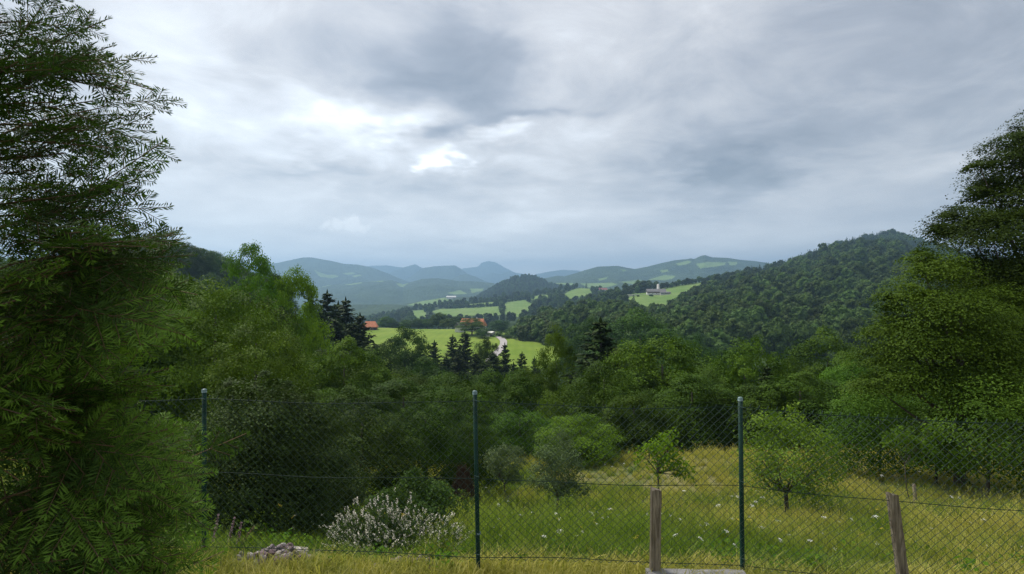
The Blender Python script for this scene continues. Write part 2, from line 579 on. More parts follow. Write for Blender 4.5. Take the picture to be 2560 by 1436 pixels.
Ridge('wooded_spur', c, [(700, 785, 2500), (1340, 778, 2500)], M_HILL, 240, 80, rough=0.07, seed=12,
      fields=[[(982, 698), (1000, 697), (1034, 700), (1034, 705), (1000, 708)], [(990, 709), (1020, 709), (1008, 718), (1000, 717)],
              [(1118, 733), (1150, 725), (1168, 735), (1140, 737)], [(1175, 722), (1210, 722), (1205, 728), (1180, 733)],
              [(860, 712), (905, 706), (906, 708), (880, 713)], [(925, 704), (960, 702), (958, 705)]])
c = with_d([(1300, 730), (1356, 697), (1394, 690), (1412, 691), (1437, 684), (1466, 675), (1494, 667), (1544, 665), (1569, 670), (1587, 673), (1619, 667),
            (1650, 659), (1687, 651), (1719, 648), (1727, 646), (1735, 648), (1750, 641), (1762, 638), (1781, 644), (1819, 645), (1850, 650), (1887, 653),
            (1960, 664), (2060, 690), (2160, 720)], 3700)
Ridge('long_ridge', c, flat_foot(c, 732, 2700), M_HILL, 260, 70, rough=0.05, seed=13,
      fields=[[(1690, 659), (1720, 652), (1730, 655), (1715, 662), (1695, 664)], [(1740, 660), (1770, 655), (1815, 657), (1812, 663), (1780, 668), (1750, 672), (1745, 665)],
              [(1820, 655), (1845, 655), (1840, 664), (1825, 664)], [(1650, 676), (1670, 674), (1672, 680), (1655, 682)],
              [(1620, 700), (1660, 688), (1690, 690), (1680, 698), (1640, 704)], [(1495, 698), (1520, 692), (1518, 697), (1500, 702)],
              [(1545, 705), (1600, 700), (1608, 704), (1560, 712)], [(1550, 674), (1566, 675), (1560, 680)]])
c = with_d([(1330, 728), (1375, 708), (1420, 707), (1470, 709), (1520, 707), (1580, 704), (1640, 700), (1720, 706), (1800, 730)], 2700)
Ridge('meadow_slope', c, flat_foot(c, 752, 2000), M_HILL, 140, 40, rough=0.05, seed=14,
      fields=[[(1376, 708), (1432, 708), (1436, 713), (1400, 715)], [(1450, 709), (1530, 707), (1545, 712), (1520, 718), (1470, 719)], [(1550, 706), (1600, 703), (1590, 712)]])
c = with_d([(1150, 760), (1204, 736), (1233, 717), (1263, 702), (1287, 692), (1314, 688), (1337, 691), (1358, 699), (1375, 709), (1419, 718), (1470, 728), (1540, 745)], 2200)
CONE = Ridge('round_wooded_hill', c, [(1150, 772, 1750), (1260, 762, 1600), (1540, 765, 1700)], M_HILL, 160, 60, drop=6, rough=0.03, seed=15)
c = [(560, 815, 2400), (660, 800, 2400), (760, 786, 2400), (860, 775, 2400), (930, 768, 2400), (1010, 762, 2350), (1060, 752, 2300), (1110, 745, 2250), (1150, 742, 2200), (1210, 745, 2100), (1260, 752, 2000)]
VALF = Ridge('valley_floor', c, [(560, 830, 1500), (760, 815, 1500), (1260, 790, 1500)], M_HILL, 140, 40, rough=0.03, seed=16,
             fields=[[(1015, 764), (1060, 752), (1120, 746), (1135, 752), (1090, 766), (1030, 770)], [(1085, 748), (1112, 743), (1120, 744), (1100, 750)]])
c = [(620, 845, 1400), (760, 822, 1400), (900, 802, 1400), (980, 790, 1400), (1040, 772, 1350), (1100, 765, 1350), (1180, 758, 1350), (1260, 748, 1350), (1330, 740, 1400), (1400, 724, 1400), (1440, 720, 1400), (1480, 722, 1350), (1520, 732, 1300),
     (1600, 745, 1200), (1700, 760, 1200)]
FIELDS_MID = [[(1025, 778), (1060, 775), (1072, 798), (1035, 800)], [(1078, 778), (1100, 773), (1180, 769), (1248, 766), (1252, 786), (1215, 799), (1110, 800)],
              [(1258, 760), (1280, 752), (1310, 750), (1340, 766), (1300, 794), (1262, 786)], [(1405, 740), (1425, 727), (1445, 721), (1478, 722), (1480, 738), (1440, 745), (1408, 752)],
              [(1322, 744), (1352, 738), (1372, 738), (1372, 747), (1330, 750)], [(1150, 764), (1200, 758), (1235, 755), (1245, 763), (1190, 768)], [(1440, 752), (1475, 744), (1478, 748)]]
MIDF = Ridge('field_slope', c, [(620, 870, 700), (900, 840, 700), (1100, 835, 700), (1300, 815, 750), (1700, 800, 800)], M_HILL, 330, 80, rough=0.03, seed=17, fields=FIELDS_MID)
c = [(1440, 762, 820), (1500, 752, 830), (1560, 732, 850), (1600, 724, 850), (1650, 722, 860), (1700, 713, 880), (1760, 704, 920), (1830, 692, 1000), (1900, 690, 1100), (2000, 690, 1200)]
FARM_FIELD = [[(1560, 740), (1575, 735), (1612, 733), (1650, 722), (1700, 712), (1765, 703), (1830, 690), (1900, 680), (1900, 730), (1760, 760), (1690, 790), (1630, 790), (1590, 775)]]
FARMH = Ridge('farm_hill', c, [(1440, 800, 560), (1560, 790, 540), (1700, 790, 540), (2000, 790, 600)], M_HILL, 260, 60, rough=0.015, seed=18, fields=FARM_FIELD)
c = [(1230, 850, 520), (1290, 812, 520), (1350, 782, 500), (1400, 768, 490), (1450, 757, 480), (1500, 752, 470), (1560, 755, 460), (1620, 768, 450), (1700, 775, 440), (1800, 790, 430), (1900, 800, 420)]
WOODR = Ridge('wooded_ridge', c, [(1230, 900, 330), (1400, 880, 300), (1900, 900, 270)], M_HILL, 160, 40, drop=19, rough=0.03, seed=19)
c = [(1560, 800, 560), (1640, 790, 600), (1690, 752, 640), (1740, 722, 720), (1800, 693, 800), (1860, 673, 900), (1900, 661, 960), (1950, 652, 1020), (2000, 635, 1100), (2050, 614, 1180),
     (2100, 601, 1250), (2150, 588, 1330), (2200, 577, 1400), (2230, 574, 1400), (2280, 588, 1400), (2320, 603, 1400), (2400, 625, 1400), (2560, 655, 1400), (2800, 690, 1400)]
BIGH = Ridge('steep_wooded_hill', c, [(1560, 900, 240), (1800, 920, 240), (2800, 950, 240)], M_HILL, 300, 90, drop=16, rough=0.05, seed=20, power=0.9)


# ------------------------------------------------------------------ foliage
def unit(v):
    return v / (np.linalg.norm(v, axis=-1, keepdims=True) + 1e-9)


def leaf_quads(c, n, t, L, W):
    n = unit(n)
    t = unit(t - n * (t * n).sum(-1, keepdims=True))
    s = np.cross(n, t)
    L = np.broadcast_to(np.asarray(L, float).reshape(-1, 1), (len(c), 1))
    W = np.broadcast_to(np.asarray(W, float).reshape(-1, 1), (len(c), 1))
    V = np.stack([c - t * L * .5, c + s * W * .5 + t * L * .08 + n * W * .12, c + t * L * .5, c - s * W * .5 + t * L * .08 + n * W * .12], 1).reshape(-1, 3)
    q = np.arange(len(V)).reshape(-1, 4)
    return V, q


def crown_leaves(r, lobes, clumps, per, leaf, flat=0.45, spread=0.34, up=0.6, keep=0.72, low=-0.55, aspect=0.62, droop=0.25, rad=(0.66, 1.16)):
    """leaves in flattened sprays over the outside of a set of rounded boughs; returns verts, quads, tint"""
    C = np.array([l[:3] for l in lobes], float)
    R = np.array([l[3] for l in lobes], float)
    cc, dd, rr, kk = [], [], [], []
    for k in range(len(R)):
        n = max(3, int(clumps * (R[k] / R.mean()) ** 2))
        d = unit(r.normal(size=(n * 2, 3)))
        d = d[d[:, 2] > low][:n]
        p = C[k] + d * R[k] * r.uniform(*rad, (len(d), 1))
        ok = np.ones(len(p), bool)
        for j in range(len(R)):
            if j != k:
                ok &= np.linalg.norm(p - C[j], axis=1) > R[j] * keep
        cc.append(p[ok]); dd.append(d[ok]); rr.append(np.full(ok.sum(), R[k])); kk.append(np.full(ok.sum(), k))
    cc, dd, rr = np.concatenate(cc), np.concatenate(dd), np.concatenate(rr)
    n = len(cc)
    ltint = r.uniform(0, 1, len(R))[np.concatenate(kk)]
    ctint = 0.55 * ltint + 0.45 * r.uniform(0, 1, n)
    csize = r.uniform(0.6, 1.35, n)
    I = np.repeat(np.arange(n), per)
    off = np.clip(r.normal(size=(n * per, 3)), -1.7, 1.7) * np.array([1, 1, flat])
    rc = (rr[I] * spread * csize[I])[:, None]
    # sprays lie out and a little down along the bough's surface
    off[:, 2] -= droop * (off[:, :2] ** 2).sum(1)
    p = cc[I] + off * rc
    nrm = np.array([0, 0, up * 0.75]) + dd[I] * 0.85 + r.normal(size=p.shape) * 0.33
    t = dd[I] + r.normal(size=p.shape) * 0.7
    V, q = leaf_quads(p, nrm, t, leaf * r.uniform(0.6, 1.3, len(p)), leaf * aspect * r.uniform(0.7, 1.2, len(p)))
    tint = np.clip(0.75 * ctint[I] + 0.25 * r.uniform(0, 1, len(p)), 0, 1)
    return V, q, np.repeat(tint, 4)


def lobes_round(r, H=3.0, R=1.0, k=16, z0=0.75, z1=2.6, lr=(0.34, 0.50), zc=1.55, hh=1.45):
    L = [(0, 0, zc, 0.55 * R)]
    for i in range(k):
        z = z0 + (z1 - z0) * ((i + r.uniform(0, 1)) / k)
        e = R * math.sqrt(max(0.05, 1 - ((z - zc) / hh) ** 2))
        a = i * 2.399 + r.uniform(-0.5, 0.5)
        q = r.uniform(*lr) * R
        rad = max(0, e - q * 0.75) * r.uniform(0.72, 1.1)
        L.append((rad * math.cos(a), rad * math.sin(a), z, q * (0.8 if z > 2.2 else 1)))
    L.append((0.05 * R, 0, z1 + 0.05, 0.30 * R))
    return L


def trunk_mesh(r, name, lobes, H, rad, mat, sides=6, limbs=8):
    mb = MB()
    top = H * 0.8
    pts = [(0.04 * H * 0.1 * math.sin(3 * s), 0.03 * H * 0.1 * math.cos(4 * s), s * top) for s in np.linspace(0, 1, 6)]
    mb.tube(pts, np.linspace(rad * 1.25, rad * 0.3, 6), sides)
    for l in list(lobes)[1:1 + limbs]:
        e = np.array(l[:3])
        b = np.array([0, 0, max(0.18 * H, e[2] * 0.55)])
        m = (b + e) / 2 + np.array([0, 0, -0.05 * H * r.uniform(0, 1)])
        mb.tube([b, m, e], [rad * 0.5, rad * 0.3, rad * 0.08], 4)
    return mb.mesh(name, mat, True)


def proto_broad(seed, kind='round', per=76, leaf=0.047, clumps=22):
    r = np.random.default_rng(seed)
    if kind == 'round':
        L = lobes_round(r, k=24, lr=(0.24, 0.42))
        kw = dict(low=-0.22)
    elif kind == 'tall':
        L = lobes_round(r, k=22, z0=0.5, z1=2.75, lr=(0.24, 0.38), zc=1.4, hh=1.75)
        kw = dict(droop=0.2, spread=0.33, up=0.55, low=-0.3)
    else:   # thicket, leafy to the ground
        L = lobes_round(r, k=18, z0=0.45, z1=2.5, lr=(0.34, 0.46), zc=1.15, hh=1.9)
        kw = dict(low=-0.35)
    V, q, t = crown_leaves(r, L, clumps, per, leaf, **kw)
    cm = mesh_np('crown', V, q, M_LEAF, t)   # leaves lie over the boughs, facing outwards
    tm = trunk_mesh(r, 'trunk', L, 3.0, 0.05, M_BARK)
    return cm, tm


def spruce_geo(r, H=4.0, R=1.0, whorls=40, per=9, steps=9, z0=0.25, size=1.4):
    c, n, t, L, W, tt = [], [], [], [], [], []
    for w in range(whorls):
        m = max(4, int(per * (0.65 + 0.5 * (1 - w / whorls))))
        for b in range(m):
            h = min(0.985, (w + r.uniform(0, 1.6)) / whorls)
            z = z0 + (H - z0) * h
            a = 2 * math.pi * (b + r.uniform(-0.45, 0.45)) / m + w * 1.3
            l = (R * (1 - h) ** 0.8 * r.uniform(0.62, 1.12) + 0.05)
            dirv = np.array([math.cos(a), math.sin(a), 0])
            side = np.array([-dirv[1], dirv[0], 0])
            drp = r.uniform(0.28, 0.55) * (1 - 0.75 * h)
            ns = max(3, int(steps * (0.35 + 0.65 * (1 - h))))
            s = (np.arange(ns) + r.uniform(0.2, 1, ns)) / ns
            p = dirv * (l * s)[:, None]
            p[:, 2] = z - drp * l * s + 0.30 * l * s ** 3
            wd = 0.24 * l * (1 - 0.7 * s) + 0.05
            for sg in (-1, 0, 1, 2):
                if sg == 2:       # twigs hanging from the bough
                    tv = unit(np.array([0, 0, -1.0]) + dirv * 0.35 + r.normal(size=(ns, 3)) * 0.3)
                    ln = wd * 0.9
                    nv = dirv * 0.9 + r.normal(size=(ns, 3)) * 0.5
                else:
                    tv = unit(dirv * 0.75 + side * sg * 0.75 + np.array([0, 0, -0.28 if sg else 0.05]) + r.normal(size=(ns, 3)) * 0.15)
                    ln = (wd * 1.25 if sg else np.full(ns, l / ns * 2.0 + 0.03))
                    nv = np.array([0, 0, 1.0]) + r.normal(size=(ns, 3)) * 0.4 + dirv * 0.35
                c.append(p + tv * ln[:, None] * 0.45)
                n.append(nv)
                t.append(tv); L.append(ln); W.append(np.maximum(0.05, ln * 0.32) * size)
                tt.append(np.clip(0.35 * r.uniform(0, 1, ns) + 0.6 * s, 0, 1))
    c.append(np.array([[0, 0, H - 0.02], [0, 0, H - 0.02]])); n.append(np.array([[1., 0, 0], [0, 1., 0]])); t.append(np.array([[0, 0, 1.]] * 2))
    L.append(np.array([0.3, 0.3])); W.append(np.array([0.06, 0.06])); tt.append(np.array([0.5, 0.5]))
    V, q = leaf_quads(np.concatenate(c), np.concatenate(n), np.concatenate(t), np.concatenate(L), np.concatenate(W))
    return V, q, np.repeat(np.concatenate(tt), 4)


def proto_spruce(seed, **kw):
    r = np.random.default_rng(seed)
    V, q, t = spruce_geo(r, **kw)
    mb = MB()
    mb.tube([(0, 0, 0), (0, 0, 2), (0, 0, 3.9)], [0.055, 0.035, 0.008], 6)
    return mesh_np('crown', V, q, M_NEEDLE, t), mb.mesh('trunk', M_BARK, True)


def far_tree_mesh(seed, conifer=False):
    """whole small tree for the distant woods, about 1 unit wide at scale 1"""
    r = np.random.default_rng(seed)
    if conifer:
        V, q, t = spruce_geo(r, H=4.2, R=0.9, whorls=15, per=6, steps=5, z0=0.15, size=2.2)
        return mesh_np('far_spruce', V, q, M_NEEDLE, t)
    L = lobes_round(r, k=12, z0=0.6, z1=2.5, lr=(0.36, 0.52))
    V, q, t = crown_leaves(r, L, 14, 12, 0.17, spread=0.30, low=-0.3, rad=(0.85, 1.08))
    Vs, Fs, n = [V], [], len(V)
    import bmesh
    for l in L:
        bm = bmesh.new()
        bmesh.ops.create_icosphere(bm, subdivisions=2, radius=1.0)
        bm.verts.ensure_lookup_table()
        v = np.array([x.co[:] for x in bm.verts])
        f = np.array([[x.index for x in y.verts] for y in bm.faces])
        bm.free()
        v = v * (1 + 0.22 * r.normal(size=(len(v), 1)))
        Vs.append(v * l[3] * 0.9 + np.array(l[:3])); Fs.append(f + n); n += len(v)
    tint = np.concatenate([t, r.uniform(0.1, 0.6, n - len(V))])
    return mesh_np('far_broadleaf', np.concatenate(Vs), [q, np.concatenate(Fs)], M_FARLEAF, tint)


def scatter(name, pts, rotz, scl, idx, protos, kind='stuff', label=None, cat=None, tiltv=None):
    """one object holding a mass of alike plants (geometry nodes instances on points)"""
    n = len(pts)
    me = bpy.data.meshes.new(name)
    me.vertices.add(n)
    me.vertices.foreach_set('co', np.asarray(pts, np.float32).ravel())
    rot = np.zeros((n, 3), np.float32)
    if tiltv is not None:
        rot[:, :2] = tiltv
    rot[:, 2] = rotz
    scl = np.asarray(scl, np.float32)
    if scl.ndim == 1:
        scl = np.repeat(scl[:, None], 3, 1)
    me.attributes.new('rot', 'FLOAT_VECTOR', 'POINT').data.foreach_set('vector', rot.ravel())
    me.attributes.new('scl', 'FLOAT_VECTOR', 'POINT').data.foreach_set('vector', np.ascontiguousarray(scl).ravel())
    me.attributes.new('idx', 'INT', 'POINT').data.foreach_set('value', np.asarray(idx, np.int32))
    o = obj(name, me, kind=kind, label=label, cat=cat)
    ng = bpy.data.node_groups.new(name, 'GeometryNodeTree')
    ng.interface.new_socket('Geometry', in_out='INPUT', socket_type='NodeSocketGeometry')
    ng.interface.new_socket('Geometry', in_out='OUTPUT', socket_type='NodeSocketGeometry')
    gi, go = ng.nodes.new('NodeGroupInput'), ng.nodes.new('NodeGroupOutput')
    iop = ng.nodes.new('GeometryNodeInstanceOnPoints')
    jn = ng.nodes.new('GeometryNodeGeometryToInstance')
    for p in reversed(protos):
        oi = ng.nodes.new('GeometryNodeObjectInfo')
        oi.inputs['Object'].default_value = p
        ng.links.new(oi.outputs['Geometry'], jn.inputs[0])

    def named(a, typ):
        nd = ng.nodes.new('GeometryNodeInputNamedAttribute')
        nd.data_type = typ
        nd.inputs['Name'].default_value = a
        return [s for s in nd.outputs if s.enabled and s.name == 'Attribute'][0]
    ng.links.new(gi.outputs[0], iop.inputs['Points'])
    ng.links.new(jn.outputs[0], iop.inputs['Instance'])
    iop.inputs['Pick Instance'].default_value = True
    ng.links.new(named('idx', 'INT'), iop.inputs['Instance Index'])
    ng.links.new(named('rot', 'FLOAT_VECTOR'), iop.inputs['Rotation'])
    ng.links.new(named('scl', 'FLOAT_VECTOR'), iop.inputs['Scale'])
    ng.links.new(iop.outputs[0], go.inputs[0])
    md = o.modifiers.new('scatter', 'NODES')
    md.node_group = ng
    return o


def proto_obj(name, me):
    return bpy.data.objects.new(name, me)          # never linked: only the scatters use it


FAR_B = [far_tree_mesh(100 + i) for i in range(5)]
FAR_C = [far_tree_mesh(120 + i, True) for i in range(3)]
FAR = [proto_obj('far_tree_shape', m) for m in FAR_B + FAR_C]


def wood_points(r, ridge, n, pxr, tr, keep=None, fields=()):
    """random tree sites on a hill, even over its real area"""
    out = []
    while len(out) < n:
        px = r.uniform(*pxr, 4000)
        t = r.uniform(*tr, 4000)
        V = ridge.at(px, t)
        w = V[:, 1] / V[:, 1].max()
        ok = r.uniform(0, 1, 4000) < w
        qx, qy = ridge.proj(V)
        for f in fields:
            ok &= ~inside(qx, qy, f) & ~inside(qx, qy - 8, f)
        if keep is not None:
            ok &= keep(qx, qy, V)
        out.extend(V[ok].tolist())
    return np.array(out[:n])


r0 = np.random.default_rng(5)
hill_pts = []          # (x, y, z, half width, height, mesh index)


def add_wood(ridge, n, pxr, tr, conifer, size=(4.2, 6.6), fields=(), keep=None):
    p = wood_points(r0, ridge, n, pxr, tr, keep, fields)
    qx, qy = ridge.proj(p)
    con = r0.uniform(0, 1, n) < (conifer(qx, qy, p) if callable(conifer) else conifer)
    w = size[0] * 0.8 + (size[1] * 1.12 - size[0] * 0.8) * r0.uniform(0, 1, n) ** 1.5
    w = np.where(con, w * 0.62, w)
    h = np.where(con, w * r0.uniform(0.9, 1.2, n), w * r0.uniform(0.85, 1.2, n))
    k = np.where(con, 5 + r0.integers(0, 3, n), r0.integers(0, 5, n))
    for i in range(n):
        hill_pts.append((*p[i], w[i], h[i], k[i]))


def big_conifer(qx, qy, p):
    line = np.interp(qx, [1640, 1700, 1760, 1850, 1960, 2100, 2250], [745, 742, 738, 725, 690, 640, 600])
    return np.where(qy < line + 12 * np.sin(qx * 0.05), 0.85, 0.05)


add_wood(BIGH, 5500, (1570, 2700), (0.02, 1.12), big_conifer)
add_wood(WOODR, 900, (1240, 1880), (0.0, 1.25), 0.05, (4.6, 6.8))
hp = np.array(hill_pts)
# the sites that show largest are trees of their own, the rest one mass
qx, qy = CX + F * hp[:, 0] / hp[:, 1], CY + F * (CZ - hp[:, 2] - hp[:, 4] * 2) / hp[:, 1]
vis = (qx > 1270) & (qx < 2330) & (qy < np.interp(qx, [1200, 1400, 1500, 1580, 1700, 1880, 2000, 2120, 2200, 2300], [830, 830, 790, 800, 860, 880, 890, 850, 740, 640]))
order = np.argsort(np.where(vis, hp[:, 1], 1e9))
solo = order[:280]
rest = np.setdiff1d(np.arange(len(hp)), solo)
for i in solo:
    x, y, z, w, h, k = hp[i]
    k = int(k)
    m = (FAR_B + FAR_C)[k]
    if k >= 5:
        lab = 'dark pointed spruce among the leafy trees of the wooded hillside on the right'
    elif qx[i] < 1600:
        lab = 'round leafy tree in the wooded ridge just below the white hill farm'
    else:
        lab = 'round leafy tree in the wood on the lower slope of the steep hill'
    o = obj('hillside_tree', m, label=lab, cat='tree', group='trees of the hillside wood')
    o.location = (x, y, z - 0.5)
    o.scale = (w, w, h)
    o.rotation_euler = (0, 0, r0.uniform(0, 6.28))
# thin woods farther off
hill_pts = []
add_wood(CONE, 2600, (1170, 1520), (0.0, 1.1), 0.06, (3.2, 4.8))
add_wood(MIDF, 1900, (640, 1690), (0.0, 1.02), 0.12, (3.5, 5.5), fields=FIELDS_MID)
add_wood(FARMH, 260, (1450, 1990), (0.0, 1.05), 0.15, (3.5, 5.0), fields=FARM_FIELD)
far_hp = np.array(hill_pts)
allp = np.concatenate([hp[rest], far_hp])
scatter('hillside_wood', allp[:, :3] - np.array([0, 0, 0.6]), r0.uniform(0, 6.28, len(allp)), allp[:, [3, 3, 4]], allp[:, 5].astype(int), FAR,
        label='mass of trees covering the distant hills', cat='wood')

# ------------------------------------------------------------------ haze
M_HAZE, N = mat_new('haze')
_o = N.n('ShaderNodeOutputMaterial')
_v = N.n('ShaderNodeVolumePrincipled')
_v.inputs['Color'].default_value = (0.42, 0.69, 1.0, 1)
_v.inputs['Anisotropy'].default_value = 0.35
_v.inputs['Density'].default_value = HAZE
N.link(_v.outputs[0], _o.inputs['Volume'])
M_HAZE.cycles.homogeneous_volume = True
obj('haze', MB().box((-24000, -400, -160), (24000, 10600, 500)).mesh('haze', M_HAZE), kind='stuff', label='thin blue haze lying over the whole valley', cat='haze')

# ------------------------------------------------------------------ trees of the hollow between meadow and field
PB = [proto_broad(200 + i) for i in range(4)]
PT = [proto_broad(220 + i, 'tall', per=95, leaf=0.044, clumps=20) for i in range(3)]
PK = [proto_broad(240 + i, 'thicket', per=90, leaf=0.043) for i in range(3)]
PS = [proto_spruce(260 + i) for i in range(3)]
rt = np.random.default_rng(31)


def tree(name, proto, hproto, base, W, H, label, color=(1, 1, 1), group=None, cat='tree', rz=None):
    """proto meshes are 2 wide and hproto tall"""
    root = obj(name, None, loc=base, label=label, cat=cat, group=group)
    root.scale = (W / 2, W / 2, H / hproto)
    root.rotation_euler = (0, 0, rt.uniform(0, 6.28) if rz is None else rz)
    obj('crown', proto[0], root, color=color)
    obj('trunk', proto[1], root)
    return root


def put_tree(kind, i, px, top, d, w, color, label, name=None, group=None, foot=None):
    lib = {'round': PB, 'tall': PT, 'thicket': PK, 'spruce': PS}[kind]
    hp_ = 4.1 if kind == 'spruce' else 2.85
    x = (px - CX) * d / F
    zb = float(ground(x, d)) - 0.2 if foot is None else foot
    H = CZ - (top - CY) * d / F - zb
    W = w * d / F
    nm = name or {'round': 'leafy_tree', 'tall': 'tall_tree', 'thicket': 'thicket', 'spruce': 'spruce_tree'}[kind]
    return tree(nm, lib[i % len(lib)], hp_, (x, d, zb), W, H, label, color, group)


